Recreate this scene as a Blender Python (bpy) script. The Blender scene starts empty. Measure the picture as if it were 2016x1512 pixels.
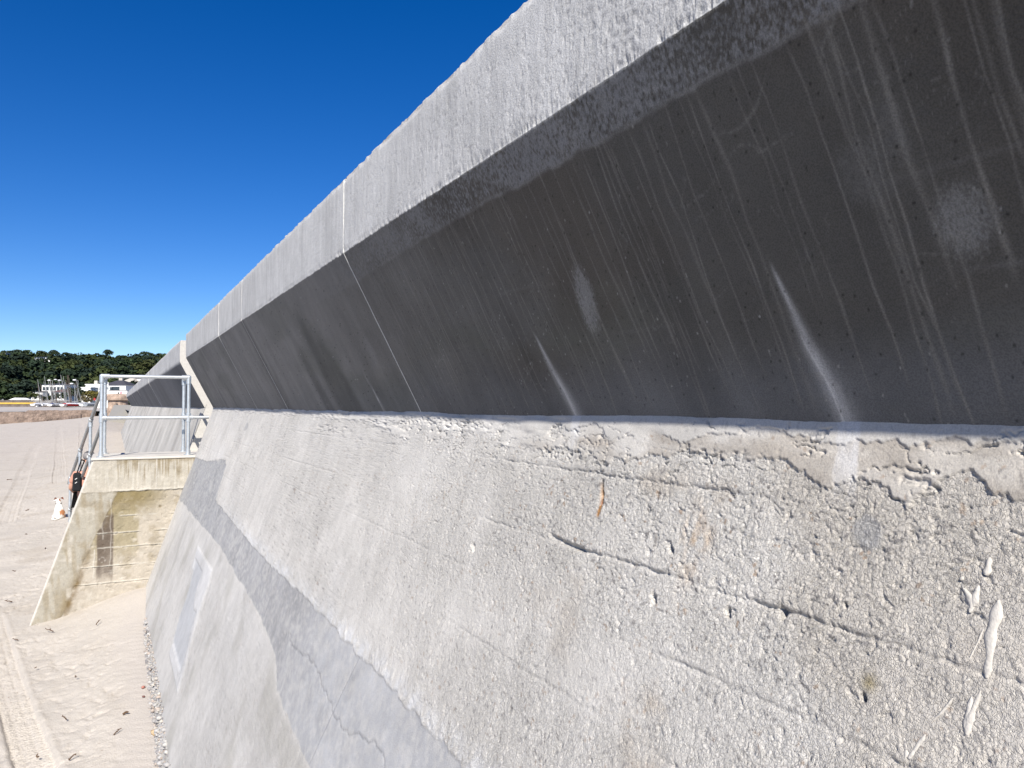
import bpy, bmesh, math, random
import numpy as np
from mathutils import Vector, Matrix, Quaternion

scene = bpy.context.scene
col = scene.collection
EZ = 2.9                                   # eye height above the beach datum (z = 0)

# ------------------------------------------------------------------ camera
cam_d = bpy.data.cameras.new('camera'); cam = bpy.data.objects.new('camera', cam_d); col.objects.link(cam)
cam.location = (0, 0, EZ)
cam.rotation_euler = (math.radians(90 + 1.589), 0, math.radians(-27.338))
cam_d.sensor_width = 36; cam_d.lens = 36 * 1514 / 2016
cam_d.clip_start = 0.02; cam_d.clip_end = 12000
scene.camera = cam

# ------------------------------------------------------------------ light
SUN = Vector((-0.372, -0.78, 0.75)).normalized()
world = bpy.data.worlds.new('World'); scene.world = world; world.use_nodes = True
wn = world.node_tree.nodes; wl = world.node_tree.links
bg = wn['Background']; bg.inputs['Strength'].default_value = 0.075
sky = wn.new('ShaderNodeTexSky'); sky.sky_type = 'NISHITA'; sky.sun_disc = False
sky.sun_elevation = math.asin(SUN.z); sky.sun_rotation = math.atan2(SUN.x, SUN.y)
sky.altitude = 0; sky.air_density = 0.74; sky.dust_density = 0.0; sky.ozone_density = 3.0
hs = wn.new('ShaderNodeHueSaturation'); hs.inputs['Saturation'].default_value = 1.38; hs.inputs['Hue'].default_value = .513
wl.new(sky.outputs[0], hs.inputs['Color']); wl.new(hs.outputs[0], bg.inputs['Color'])
sun_d = bpy.data.lights.new('sun', 'SUN'); sun_d.energy = 4.6; sun_d.angle = math.radians(0.55); sun_d.color = (1.0, 0.945, 0.865)
sun = bpy.data.objects.new('sun', sun_d); col.objects.link(sun)
sun.rotation_euler = SUN.to_track_quat('Z', 'Y').to_euler(); sun.location = (-5, -10, 20)
vs = scene.view_settings
vs.view_transform = 'Standard'; vs.look = 'None'; vs.gamma = 1; vs.exposure = 0.78; vs.use_curve_mapping = False

rng = np.random.RandomState(7); random.seed(7)

# ------------------------------------------------------------------ numeric noise
def _hash(ix, iy, seed):
    h = (ix.astype(np.int64) * 374761393 + iy.astype(np.int64) * 668265263 + seed * 1442695041) & 0xffffffff
    h = ((h ^ (h >> 13)) * 1274126177) & 0xffffffff
    h = ((h ^ (h >> 15)) * 2246822519) & 0xffffffff
    return ((h ^ (h >> 16)) & 0xffffff) / float(0xffffff)
def vn(x, y, seed=0):                       # value noise, -1..1
    x, y = np.broadcast_arrays(np.asarray(x, float), np.asarray(y, float))
    x0 = np.floor(x); y0 = np.floor(y); fx = x - x0; fy = y - y0
    fx = fx * fx * (3 - 2 * fx); fy = fy * fy * (3 - 2 * fy)
    a = _hash(x0, y0, seed); b = _hash(x0 + 1, y0, seed); c = _hash(x0, y0 + 1, seed); d = _hash(x0 + 1, y0 + 1, seed)
    return 2 * ((a * (1 - fx) + b * fx) * (1 - fy) + (c * (1 - fx) + d * fx) * fy) - 1
def fbm(x, y, oct=4, seed=0, gain=.5):
    s = 0; a = 1; n = 0
    for i in range(oct):
        s = s + a * vn(x * 2 ** i + 17.3 * i, y * 2 ** i - 9.1 * i, seed + i); n += a; a *= gain
    return s / n
def zig(x, y, oct=4, seed=0, gain=.55):      # angular noise: straight segments between random points along x
    s = 0; a = 1; n = 0
    for i in range(oct):
        xx = x * 2.3 ** i + 5.7 * i; x0 = np.floor(xx); f = xx - x0; yy = np.floor(y)
        p = _hash(x0, yy, seed + i); q = _hash(x0 + 1, yy, seed + i); s = s + a * (2 * (p + (q - p) * f) - 1); n += a; a *= gain
    return s / n
def worley(x, y, seed=0):                   # F1, F2
    x, y = np.broadcast_arrays(np.asarray(x, float), np.asarray(y, float))
    x0 = np.floor(x); y0 = np.floor(y); f1 = np.full(x.shape, 9.); f2 = f1.copy()
    for i in (-1, 0, 1):
        for j in (-1, 0, 1):
            px = x0 + i + _hash(x0 + i, y0 + j, seed); py = y0 + j + _hash(x0 + i, y0 + j, seed + 91)
            d = np.hypot(px - x, py - y); f2 = np.minimum(f2, np.maximum(f1, d)); f1 = np.minimum(f1, d)
    return f1, f2
def ss(a, b, x):
    t = np.clip((x - a) / (b - a), 0, 1); return t * t * (3 - 2 * t)
def mixc(c, k, m):                          # colour array c (...,3), tint k, mask m
    return c + (np.array(k) - c) * m[..., None]
def segdist(Y, S, pts):                     # distance to a polyline in wall coordinates
    d = np.full(Y.shape, 9.)
    for (ax, ay), (bx, by) in zip(pts[:-1], pts[1:]):
        vx, vy = bx - ax, by - ay
        t = np.clip(((Y - ax) * vx + (S - ay) * vy) / (vx * vx + vy * vy), 0, 1)
        d = np.minimum(d, np.hypot(Y - ax - t * vx, S - ay - t * vy))
    return d

# ------------------------------------------------------------------ object helpers
def tag(o, label=None, cat=None, group=None, kind=None):
    if label: o['label'] = label
    if cat: o['category'] = cat
    if group: o['group'] = group
    if kind: o['kind'] = kind
    return o
def empty(name, loc=(0, 0, 0), rz=0):
    o = bpy.data.objects.new(name, None); o.location = loc; o.rotation_euler = (0, 0, rz); o.empty_display_size = .2
    col.objects.link(o); return o
def link(name, me, mat=None, parent=None):
    o = bpy.data.objects.new(name, me); col.objects.link(o)
    if mat: me.materials.append(mat)
    if parent: o.parent = parent
    return o
def grid_mesh(name, P, C=None, smooth=True, flip=False, A=None):
    n, m = P.shape[:2]
    idx = np.arange(n * m, dtype=np.int32).reshape(n, m)
    q = np.stack([idx[:-1, :-1], idx[1:, :-1], idx[1:, 1:], idx[:-1, 1:]], -1).reshape(-1, 4)
    if flip: q = q[:, ::-1]
    me = bpy.data.meshes.new(name)
    me.vertices.add(n * m); me.vertices.foreach_set('co', P.reshape(-1).astype(np.float32))
    me.loops.add(q.size); me.loops.foreach_set('vertex_index', np.ascontiguousarray(q).reshape(-1))
    me.polygons.add(len(q)); me.polygons.foreach_set('loop_start', np.arange(0, q.size, 4, dtype=np.int32))
    me.polygons.foreach_set('loop_total', np.full(len(q), 4, dtype=np.int32))
    me.update(calc_edges=True)
    if smooth: me.polygons.foreach_set('use_smooth', np.ones(len(q), dtype=bool))
    if C is not None: set_col(me, C.reshape(-1, 3), None if A is None else A.reshape(-1))
    return me
def set_col(me, C, A=None):
    a = me.attributes.new('Col', 'FLOAT_COLOR', 'POINT')
    rgba = np.ones((len(C), 4), np.float32); rgba[:, :3] = np.clip(C, 0.002, 1)
    if A is not None: rgba[:, 3] = np.clip(A, 0, 1)
    a.data.foreach_set('color', rgba.reshape(-1))
def poly_mesh(name, V, Fc, smooth=False, C=None):
    me = bpy.data.meshes.new(name); me.from_pydata([tuple(v) for v in V], [], [tuple(f) for f in Fc]); me.update()
    if smooth: me.polygons.foreach_set('use_smooth', [True] * len(me.polygons))
    if C is not None: set_col(me, np.array(C, float))
    return me
class MB:                                   # gathers shapes into one mesh
    def __init__(s): s.v = []; s.f = []; s.sm = []
    def add(s, V, F, sm=False):
        b = len(s.v); s.v += [tuple(x) for x in V]; s.f += [tuple(i + b for i in f) for f in F]; s.sm += [sm] * len(F); return s
    def box(s, x0, x1, y0, y1, z0, z1):
        V = [(x, y, z) for x in (x0, x1) for y in (y0, y1) for z in (z0, z1)]
        return s.add(V, [(0, 1, 3, 2), (4, 6, 7, 5), (0, 4, 5, 1), (2, 3, 7, 6), (0, 2, 6, 4), (1, 5, 7, 3)])
    def hexa(s, V):                          # 8 corners: bottom 4 (ccw), top 4 (ccw)
        return s.add(V, [(3, 2, 1, 0), (4, 5, 6, 7), (0, 1, 5, 4), (1, 2, 6, 5), (2, 3, 7, 6), (3, 0, 4, 7)])
    def tube(s, a, b, r0, r1=None, n=12, caps=True):
        r1 = r0 if r1 is None else r1
        a = Vector(a); b = Vector(b); d = (b - a).normalized()
        u = d.orthogonal().normalized(); w = d.cross(u)
        V = []
        for p, r in ((a, r0), (b, r1)):
            V += [p + (u * math.cos(2 * math.pi * i / n) + w * math.sin(2 * math.pi * i / n)) * r for i in range(n)]
        s.add(V, [(i, (i + 1) % n, n + (i + 1) % n, n + i) for i in range(n)], True)
        if caps: s.add(V, [tuple(range(n))[::-1], tuple(range(n, 2 * n))])
        return s
    def ball(s, c, r, n=10, m=6, sc=(1, 1, 1)):
        V = []
        for j in range(m + 1):
            th = math.pi * j / m
            for i in range(n):
                ph = 2 * math.pi * i / n
                V.append((c[0] + r * sc[0] * math.sin(th) * math.cos(ph), c[1] + r * sc[1] * math.sin(th) * math.sin(ph), c[2] + r * sc[2] * math.cos(th)))
        return s.add(V, [(j * n + i, (j + 1) * n + i, (j + 1) * n + (i + 1) % n, j * n + (i + 1) % n) for j in range(m) for i in range(n)], True)
    def path(s, pts, r, n=12):
        for a, b in zip(pts[:-1], pts[1:]): s.tube(a, b, r, n=n)
        for p in pts[1:-1]: s.ball(p, r * 1.0, n, 6)
        return s
    def mesh(s, name):
        me = bpy.data.meshes.new(name); me.from_pydata(s.v, [], s.f); me.update()
        me.polygons.foreach_set('use_smooth', s.sm); return me
    def build(s, name, mat, parent=None): return link(name, s.mesh(name), mat, parent)
def bevel(o, w, seg=2):
    m = o.modifiers.new('bevel', 'BEVEL'); m.width = w; m.segments = seg; m.limit_method = 'ANGLE'; return o

# ------------------------------------------------------------------ materials
def new_mat(name):
    m = bpy.data.materials.new(name); m.use_nodes = True
    return m, m.node_tree.nodes, m.node_tree.links, m.node_tree.nodes['Principled BSDF']
def surf(name, rgb=None, attr=False, rough=.9, spec=.2, metal=0, nscale=20, nvar=.15, bump=0, bscale=60, bdist=.01, stretch=(1, 1, 1), speck=0, speck_scale=200, bump_attr=False):
    m, N, L, b = new_mat(name)
    b.inputs['Roughness'].default_value = rough; b.inputs['Specular IOR Level'].default_value = spec; b.inputs['Metallic'].default_value = metal
    tc = N.new('ShaderNodeTexCoord'); mp = N.new('ShaderNodeMapping'); mp.inputs['Scale'].default_value = stretch
    L.new(tc.outputs['Object'], mp.inputs['Vector'])
    no = N.new('ShaderNodeTexNoise'); no.inputs['Scale'].default_value = nscale; no.inputs['Detail'].default_value = 6; no.inputs['Roughness'].default_value = .62
    L.new(mp.outputs[0], no.inputs['Vector'])
    rp = N.new('ShaderNodeMapRange'); rp.inputs[1].default_value = .28; rp.inputs[2].default_value = .72
    rp.inputs[3].default_value = 1 - nvar; rp.inputs[4].default_value = 1 + nvar
    L.new(no.outputs[0], rp.inputs[0])
    if attr:
        at = N.new('ShaderNodeAttribute'); at.attribute_name = 'Col'; src = at.outputs['Color']
    else:
        rg = N.new('ShaderNodeRGB'); rg.outputs[0].default_value = (*rgb, 1); src = rg.outputs[0]
    vm = N.new('ShaderNodeVectorMath'); vm.operation = 'SCALE'
    L.new(src, vm.inputs[0]); L.new(rp.outputs[0], vm.inputs['Scale']); out = vm.outputs[0]
    if speck:
        n2 = N.new('ShaderNodeTexNoise'); n2.inputs['Scale'].default_value = speck_scale; n2.inputs['Detail'].default_value = 2
        L.new(mp.outputs[0], n2.inputs['Vector'])
        r2 = N.new('ShaderNodeMapRange'); r2.inputs[1].default_value = .36; r2.inputs[2].default_value = .6; r2.inputs[3].default_value = 1 - speck; r2.inputs[4].default_value = 1 + speck * .35
        L.new(n2.outputs[0], r2.inputs[0])
        v2 = N.new('ShaderNodeVectorMath'); v2.operation = 'SCALE'; L.new(out, v2.inputs[0]); L.new(r2.outputs[0], v2.inputs['Scale']); out = v2.outputs[0]
    L.new(out, b.inputs['Base Color'])
    if bump:
        nb = N.new('ShaderNodeTexNoise'); nb.inputs['Scale'].default_value = bscale; nb.inputs['Detail'].default_value = 5
        L.new(mp.outputs[0], nb.inputs['Vector'])
        bp = N.new('ShaderNodeBump'); bp.inputs['Strength'].default_value = bump; bp.inputs['Distance'].default_value = bdist
        if bump_attr: L.new(at.outputs['Alpha'], bp.inputs['Strength'])
        L.new(nb.outputs[0], bp.inputs['Height']); L.new(bp.outputs[0], b.inputs['Normal'])
    return m
M = {}
M['face'] = surf('weathered_concrete', attr=True, nscale=9, nvar=.10, bump=.55, bscale=170, bdist=.0046, speck=.14, speck_scale=300, bump_attr=True)
def crackle(m):
    N, L = m.node_tree.nodes, m.node_tree.links
    bp = [n for n in N if n.type == 'BUMP'][0]; nb = bp.inputs['Height'].links[0].from_node; nb.inputs['Detail'].default_value = 4; nb.inputs['Roughness'].default_value = .66
    mp = nb.inputs['Vector'].links[0].from_socket
    dn = N.new('ShaderNodeTexNoise'); dn.inputs['Scale'].default_value = 120; dn.inputs['Detail'].default_value = 1; L.new(mp, dn.inputs['Vector'])
    ad = N.new('ShaderNodeVectorMath'); ad.operation = 'MULTIPLY_ADD'; ad.inputs[1].default_value = (.017,) * 3; L.new(dn.outputs['Color'], ad.inputs[0]); L.new(mp, ad.inputs[2])
    vo = N.new('ShaderNodeTexVoronoi'); vo.feature = 'DISTANCE_TO_EDGE'; vo.inputs['Scale'].default_value = 105; L.new(ad.outputs[0], vo.inputs['Vector'])
    mr = N.new('ShaderNodeMapRange'); mr.inputs[1].default_value = 0; mr.inputs[2].default_value = .10; mr.inputs[3].default_value = 0; mr.inputs[4].default_value = .30; L.new(vo.outputs['Distance'], mr.inputs[0])
    su = N.new('ShaderNodeMath'); su.operation = 'ADD'; L.new(nb.outputs[0], su.inputs[0]); L.new(mr.outputs[0], su.inputs[1]); L.new(su.outputs[0], bp.inputs['Height'])
crackle(M['face'])
M['panel'] = surf('cast_concrete', attr=True, nscale=7, nvar=.10, bump=.5, bscale=240, bdist=.003, speck=.22, speck_scale=340)
M['sealant'] = surf('pale_joint_sealant', (.52, .52, .5), nscale=80, nvar=.2)
M['mortar'] = surf('mortar_splash', (.47, .445, .405), nscale=60, nvar=.14, bump=.5, bscale=160, bdist=.004)
M['drip'] = surf('pale_mortar', (.46, .44, .40), nscale=30, nvar=.10, bump=.3, bscale=120, bdist=.004)
M['block'] = surf('stair_concrete', attr=True, nscale=11, nvar=.12, bump=.5, bscale=140, bdist=.006, speck=.14, speck_scale=150)
M['step'] = surf('step_concrete', (.30, .285, .25), nscale=7, nvar=.15, bump=.4, bscale=120, bdist=.005)
M['galv'] = surf('galvanised_steel', (.56, .59, .61), rough=.42, spec=.5, metal=.72, nscale=26, nvar=.13)
M['galv_dark'] = surf('weathered_galvanised_steel', (.42, .44, .45), rough=.5, spec=.5, metal=.7, nscale=26, nvar=.15)
M['sand'] = surf('pale_sand', attr=True, rough=1, spec=.05, nscale=1.3, nvar=.05, bump=.5, bscale=70, bdist=.02, speck=.10, speck_scale=120)
M['weed'] = surf('dry_seaweed', (.11, .07, .045), nscale=60, nvar=.4)
M['pebble'] = surf('pebbles', attr=True, rough=.8, nscale=40, nvar=.2)
M['granite'] = surf('brown_granite', (.33, .25, .195), nscale=1.1, nvar=.5, bump=.6, bscale=2.5, bdist=.2)
M['apron'] = surf('pale_apron', (.38, .35, .32), nscale=.2, nvar=.15)
M['hillmat'] = surf('hill_ground', (.035, .045, .02), nscale=.05, nvar=.3)
M['leaf'] = surf('foliage', attr=True, rough=.85, spec=.12, nscale=.6, nvar=.25)
M['bark'] = surf('bark', (.07, .05, .035), nscale=3, nvar=.3)
M['white'] = surf('white_render', (.74, .73, .70), nscale=.6, nvar=.07)
M['slate'] = surf('dark_slate', (.055, .055, .068), nscale=2, nvar=.2)
M['paleroof'] = surf('pale_roof', (.45, .42, .36), nscale=2, nvar=.12)
M['brownroof'] = surf('brown_roof', (.13, .08, .075), nscale=2, nvar=.2)
M['pane'] = surf('window_glass', (.035, .045, .055), rough=.15, spec=.5, nscale=2, nvar=.1)
M['bluepane'] = surf('blue_panel', (.22, .42, .55), rough=.3, nscale=2, nvar=.1)
M['yellow'] = surf('yellow_paint', (.55, .36, .07), nscale=1.5, nvar=.2)
M['darkwall'] = surf('dark_masonry', (.14, .115, .10), nscale=.8, nvar=.4)
M['red'] = surf('red_paint', (.42, .05, .05), nscale=3, nvar=.15)
M['hullwhite'] = surf('white_hull', (.72, .72, .72), rough=.4, spec=.4, nscale=2, nvar=.06)
M['hullgrey'] = surf('grey_cover', (.24, .26, .28), nscale=3, nvar=.15)
M['hullblue'] = surf('navy_cover', (.05, .06, .16), nscale=3, nvar=.15)
M['mast'] = surf('mast_alloy', (.30, .30, .29), rough=.4, spec=.5, metal=.3, nscale=2, nvar=.2)
M['mastbrown'] = surf('mast_brown', (.12, .09, .075), nscale=2, nvar=.2)
M['skin'] = surf('skin', (.50, .28, .20), rough=.6, nscale=12, nvar=.08)
M['salmon'] = surf('salmon_cloth', (.52, .27, .20), nscale=14, nvar=.12)
M['greycloth'] = surf('grey_cap_cloth', (.20, .19, .19), nscale=30, nvar=.12)
M['blackcloth'] = surf('black_cloth', (.015, .016, .018), nscale=30, nvar=.3)
M['fur'] = surf('dog_fur', attr=True, nscale=30, nvar=.08)
M['rubber'] = surf('black_rubber', (.02, .02, .02), nscale=9, nvar=.2)
M['asphalt'] = surf('promenade_paving', (.26, .25, .235), nscale=3, nvar=.15)
# rippled sea
m, N, L, b = new_mat('sea_water'); b.inputs['Base Color'].default_value = (.02, .07, .10, 1); b.inputs['Roughness'].default_value = .12
no = N.new('ShaderNodeTexNoise'); no.inputs['Scale'].default_value = .6; no.inputs['Detail'].default_value = 4
bp = N.new('ShaderNodeBump'); bp.inputs['Strength'].default_value = .3; L.new(no.outputs[0], bp.inputs['Height']); L.new(bp.outputs[0], b.inputs['Normal']); M['sea'] = m

# ------------------------------------------------------------------ wall section (x towards the land, heights relative to the eye)
XF, ZT, ZL, XC, ZC, BAT = .87, .985, .66, 1.235, -.04, .345
def xbat(z): return XC - BAT * (ZC - z)
NB = np.array([-1, 0, BAT]) / math.hypot(1, BAT)                      # out of the battered face
NU = np.array([-(ZL - ZC), 0, -(XC - XF)]) / math.hypot(ZL - ZC, XC - XF)   # out of the underside
Y_END, Y_GAP, Y_FAR = 11.5, 12.62, 70.0
JOINTS = [-3.0, 3.27, 6.26, 7.75, Y_END]

def columns(y0, y1, k, kb=.04, k2=3.0):
    ys = [y0]
    while ys[-1] < y1:
        y = ys[-1]; ys.append(y + ((k if y < 3.6 else k * k2) * (.5 + y) if y > .42 else kb))
    ys = np.array(ys); return y0 + (ys - y0) * (y1 - y0) / (ys[-1] - y0)

# ---- parapet panels: top strip, fascia, underside
STREAKS = []
_y = .42
r2 = random.Random(11)
while _y < 3.3:
    STREAKS.append((_y, r2.choice([.0013, .0016, .002, .0026, .0034]) * (1.35 if _y < 1.15 else 1), r2.uniform(.45, 1.0), r2.uniform(.84, .93), r2.choice([-.05, .0, .02, .05, .1, .18, .3]), r2.randint(0, 999)))
    _y += r2.choice([.008, .014, .022, .03, .042, .06]) * (1.35 if _y < 1.2 else .95)
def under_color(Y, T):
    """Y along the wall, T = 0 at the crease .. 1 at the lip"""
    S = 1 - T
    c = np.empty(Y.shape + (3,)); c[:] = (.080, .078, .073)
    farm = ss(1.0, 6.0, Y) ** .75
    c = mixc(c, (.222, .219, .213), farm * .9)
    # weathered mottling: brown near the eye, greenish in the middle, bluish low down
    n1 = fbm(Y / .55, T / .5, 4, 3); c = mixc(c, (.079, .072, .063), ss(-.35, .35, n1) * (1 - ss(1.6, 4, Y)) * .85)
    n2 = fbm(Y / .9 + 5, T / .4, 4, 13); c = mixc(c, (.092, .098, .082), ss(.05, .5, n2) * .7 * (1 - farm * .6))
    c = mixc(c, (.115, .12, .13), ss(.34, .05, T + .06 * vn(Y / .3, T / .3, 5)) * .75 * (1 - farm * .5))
    # downward washing: long soft stripes, all the way along
    w1 = fbm(Y / .05 + .12 * vn(Y * 2, T * 3, 7), T / 1.6, 3, 21); w2 = fbm(Y / .17, T / 2.2, 3, 31)
    c = c * (1 + .10 * w1 + .16 * w2)[..., None]
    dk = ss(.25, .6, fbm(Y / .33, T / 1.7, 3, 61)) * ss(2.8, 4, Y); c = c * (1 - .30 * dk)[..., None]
    # thin pale run-down streaks
    pale = np.zeros(Y.shape)
    for (y0, w, a, t1, t0, sd) in STREAKS:
        sel = (Y[:, 0] > y0 - .07) & (Y[:, 0] < y0 + .07)
        if not sel.any(): continue
        Ys, Ts = Y[sel], T[sel]
        yc = y0 + .009 * zig(Ts * 3.1, sd + .5 + 0 * Ts, 1, 5) + .004 * zig(Ts * 9, sd + .5 + 0 * Ts, 1, 6) + .012 * (Ts - .5) * math.sin(sd)
        wl_ = w * (1 + .5 * vn(Ts * 7, sd, 9)) * (1.25 - .4 * Ts)
        g = np.exp(-((Ys - yc) / wl_) ** 2) * ss(t0 - .03, t0 + .12, Ts) * ss(t1 + .02, t1 - .05, Ts) * (.75 + .35 * vn(Ts * 14, sd + 3.3, 8))
        pale[sel] = np.maximum(pale[sel], a * np.clip(g, 0, 1))
    c = mixc(c, (.205, .198, .185), pale * .72)
    # patchy pale laitance band under the lip
    edge = .868 + .014 * fbm(Y / .08, T / .3, 5, 41, .65) - .05 * ss(2.2, 3.6, Y)
    mott = .52 + 1.5 * fbm(Y / .0065, T / .010, 3, 51, .8) + .7 * fbm(Y / .2, T / .2, 2, 55)
    bm_ = ss(edge - .006, edge + .012, T) * np.clip(mott, 0, 1) * ss(4.6, 1.6, Y) * ss(.3, .8, Y)
    c = mixc(c, (.215, .22, .23), bm_ * .85)
    ln = np.exp(-((T - edge) / .006) ** 2) * ss(3.6, 2.4, Y) * (.6 + .4 * vn(Y / .05, 0, 5)); c = mixc(c, (.24, .24, .24), np.clip(ln, 0, 1) * .5)
    # individual pale scuffs
    Z = ZC + (ZL - ZC) * T
    for (py, pz, ry, rz, sh, a) in ((1.662, .268, .050, .100, -.25, 1.0), (.676, .265, .055, .060, -.1, .7), (4.03, .24, .07, .05, -.3, .35), (3.55, .25, .07, .085, -.3, .4), (.80, .36, .06, .06, 0, .22), (.735, .40, .03, .06, 0, .2)):
        q = ((Y - py - sh * (Z - pz)) / ry) ** 2 + ((Z - pz) / rz) ** 2
        grain = .5 + .9 * fbm(Y / .0035, Z / .0045, 2, 71, .8)
        c = mixc(c, (.23, .232, .232), (.45 * ss(1.1, .0, q) + .55 * ss(.62, .30, q * .6 + .75 * (1 - grain) - .15)) * ss(2.0, .3, q + .5 * fbm(Y / .03, Z / .03, 3, 72)) * a * .8)
    # white lime bleeding from cracks
    for (y0, tt, w0, w1_, a) in ((1.030, .44, .004, .021, 1.0), (1.985, .37, .005, .022, .95), (3.83, .30, .005, .011, .7)):
        yc = y0 - .028 + .040 * ss(.0, .45, T) + .005 * vn(T * 9, 2.2, 17)
        wd = w0 + (w1_ - w0) * ss(tt, .05, T)
        g = np.exp(-(np.abs(Y - yc) / wd) ** 1.6) * ss(tt + .01, tt - .06, T)
        c = mixc(c, (.46, .465, .475), np.clip(g * (.8 + .3 * fbm(Y / .01, T / .05, 3, 33)), 0, 1) * a * .8)
        cr = np.exp(-((Y - yc - .006) / .0022) ** 2) * ss(tt * .6, tt * .5, T); c = mixc(c, (.55, .55, .55), cr * .5)
    # scratches and light flecks
    f1, f2 = worley(Y / .021, Z / .021, 3); hk = _hash(np.floor(Y / .014), np.floor(Z / .014), 77); c = mixc(c, (.30, .30, .29), ss(.16, .05, f1) * (hk > .93) * ss(-.2, .4, vn(Y / .3, Z / .2, 9)) * .8)
    sc = np.exp(-((vn(Y / .05 + 2 * Z / .05, Z / .12 - Y / .3, 12)) / .02) ** 2) * ss(.15, .5, vn(Y / .12, Z / .1, 15)); c = mixc(c, (.20, .20, .19), sc * .35)
    p1, p2 = worley(Y / .035, Z / .035, 44); c = c * (1 - .6 * ss(.10, .04, p1) * (_hash(np.floor(Y / .035), np.floor(Z / .035), 45) > .6))[..., None]
    # day lines between pours
    for zl, a in ((.19, .25), (.33, .18)):
        l = np.exp(-((Z - zl - .015 * vn(Y / .4, .3, 4)) / .004) ** 2) * ss(.1, .5, vn(Y / .5, zl * 9, 14)); c = mixc(c, (.18, .18, .18), l * a)
    return c
def panel(y0, y1, parent, k=.0015, nu=170, nf=84, far=False):
    ys = columns(y0, y1, k); n = len(ys)
    # profile rows: back, top, fascia, underside, tail inside the wall
    pr = [(1.62, -.75), (1.62, ZT - .02)] + [(XF + .012 + (1.62 - XF) * (1 - i / 13) ** 1.8, ZT) for i in range(1, 14)]
    ntop = len(pr)
    pr += [(XF, ZT - .004 - (ZT - ZL - .004) * i / nf) for i in range(nf + 1)]
    nfas = len(pr)
    pr += [(XF + (XC - XF) * i / nu, ZL + (ZC - ZL) * i / nu) for i in range(1, nu + 1)]
    nund = len(pr); pr += [(XC + .05, ZC - .06), (1.62, -.75)]
    pr = np.array(pr); m = len(pr)
    Y = np.repeat(ys[:, None], m, 1); X = np.repeat(pr[None, :, 0], n, 0); Z = np.repeat(pr[None, :, 1], n, 0)
    C = np.empty((n, m, 3)); C[:] = (.33, .325, .31)
    # top: rough screed, ragged at the edge
    t = slice(2, ntop); Yt, Xt = Y[:, t], X[:, t]
    Z[:, t] += .007 * fbm(Yt / .11, Xt / .08, 5, 81, .6) + .007 * ss(.35, .8, fbm(Yt / .05, Xt / .05, 3, 82)) + .002
    C[:, t] = mixc(C[:, t], (.16, .14, .12), ss(-.1, .5, fbm(Yt / .05, Xt / .05, 3, 83)) * .8)
    # fascia
    fsl = slice(ntop, nfas); Yf, Zf = Y[:, fsl], Z[:, fsl]
    # arris wear (top and bottom edge of the fascia)
    wear_t = ss(.030, .0, ZT - Zf) * np.clip(.35 + fbm(Yf / .05, .5 + 0 * Zf, 4, 85), 0, 1)
    wear_b = ss(.026, 0, Zf - ZL) * np.clip(.25 + 1.3 * fbm(Yf / .022, 2.5 + 0 * Zf, 4, 86, .65), 0, 1)
    X[:, fsl] += .014 * wear_t + .007 * wear_b
    nearm = ss(4.5, 1.0, Yf) * .75 + .25
    pit = ss(.12, .6, fbm(Yf / .0065, Zf / .010, 2, 87) + .25 * fbm(Yf / .08, Zf / .06, 2, 187)) * ss(.03, .10, ZT - Zf)
    X[:, fsl] +=   .0016 * pit * nearm + .0010 * fbm(Yf / .02, Zf / .05, 3, 88) + .003 * vn(Yf / .9, Zf / .5, 89)
    c = np.empty(Yf.shape + (3,)); c[:] = (.462, .462, .456)
    c = c * (1 + .14 * fbm(Yf / .022, Zf / .30, 3, 90) + .12 * fbm(Yf / .3, Zf / .3, 3, 91))[..., None]
    c = mixc(c, (.27, .27, .275), pit * .55 * nearm)
    c = mixc(c, (.53, .53, .52), ss(.07, .02, ZT - Zf) * .25)
    c = mixc(c, (.22, .19, .16), wear_t * .6)
    drp = ss(.3, .7, fbm(Yf / .06, Zf / 2.0, 3, 93)) * ss(1.5, 4, Yf); c = mixc(c, (.31, .31, .31), drp * .4)
    C[:, fsl] = c
    # underside
    us = slice(nfas, nund); Yu = Y[:, us]; T = (Z[:, us] - ZC) / (ZL - ZC)
    d = .0012 * fbm(Yu / .12, T / .3, 3, 95) + .0006 * vn(Yu / .02, T / .03, 96)
    d += .006 * wear_b[:, :1] * ss(.95, 1, T) * -1
    X[:, us] += d * NU[0]; Z[:, us] += d * NU[2]
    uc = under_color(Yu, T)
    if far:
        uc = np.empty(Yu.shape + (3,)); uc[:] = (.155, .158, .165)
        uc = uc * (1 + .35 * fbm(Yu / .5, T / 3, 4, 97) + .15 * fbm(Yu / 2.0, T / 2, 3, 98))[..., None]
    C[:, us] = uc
    C[:, nund:] = (.2, .2, .2)
    P = np.stack([X, Y, Z + EZ], -1)
    me = grid_mesh('parapet_panel', P, C)
    # cap both ends of the section
    o = link('parapet_panel', me, M['panel'], parent)
    capY = [(y0, -1), (y1, 1)]
    for yy, sg in capY:
        cb = MB(); i = 0 if sg < 0 else -1
        V = [tuple(p) for p in P[i, 1:-1:2]] + [tuple(P[i, -2]), tuple(P[i, -1])]
        cen = len(V); V.append((1.2, yy, .55 + EZ))
        cb.add(V, [(j, (j + 1) % cen, cen) if sg > 0 else ((j + 1) % cen, j, cen) for j in range(cen)])
        ce = link('panel_end', cb.mesh('panel_end'), M['drip'], o)
    return o
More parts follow.
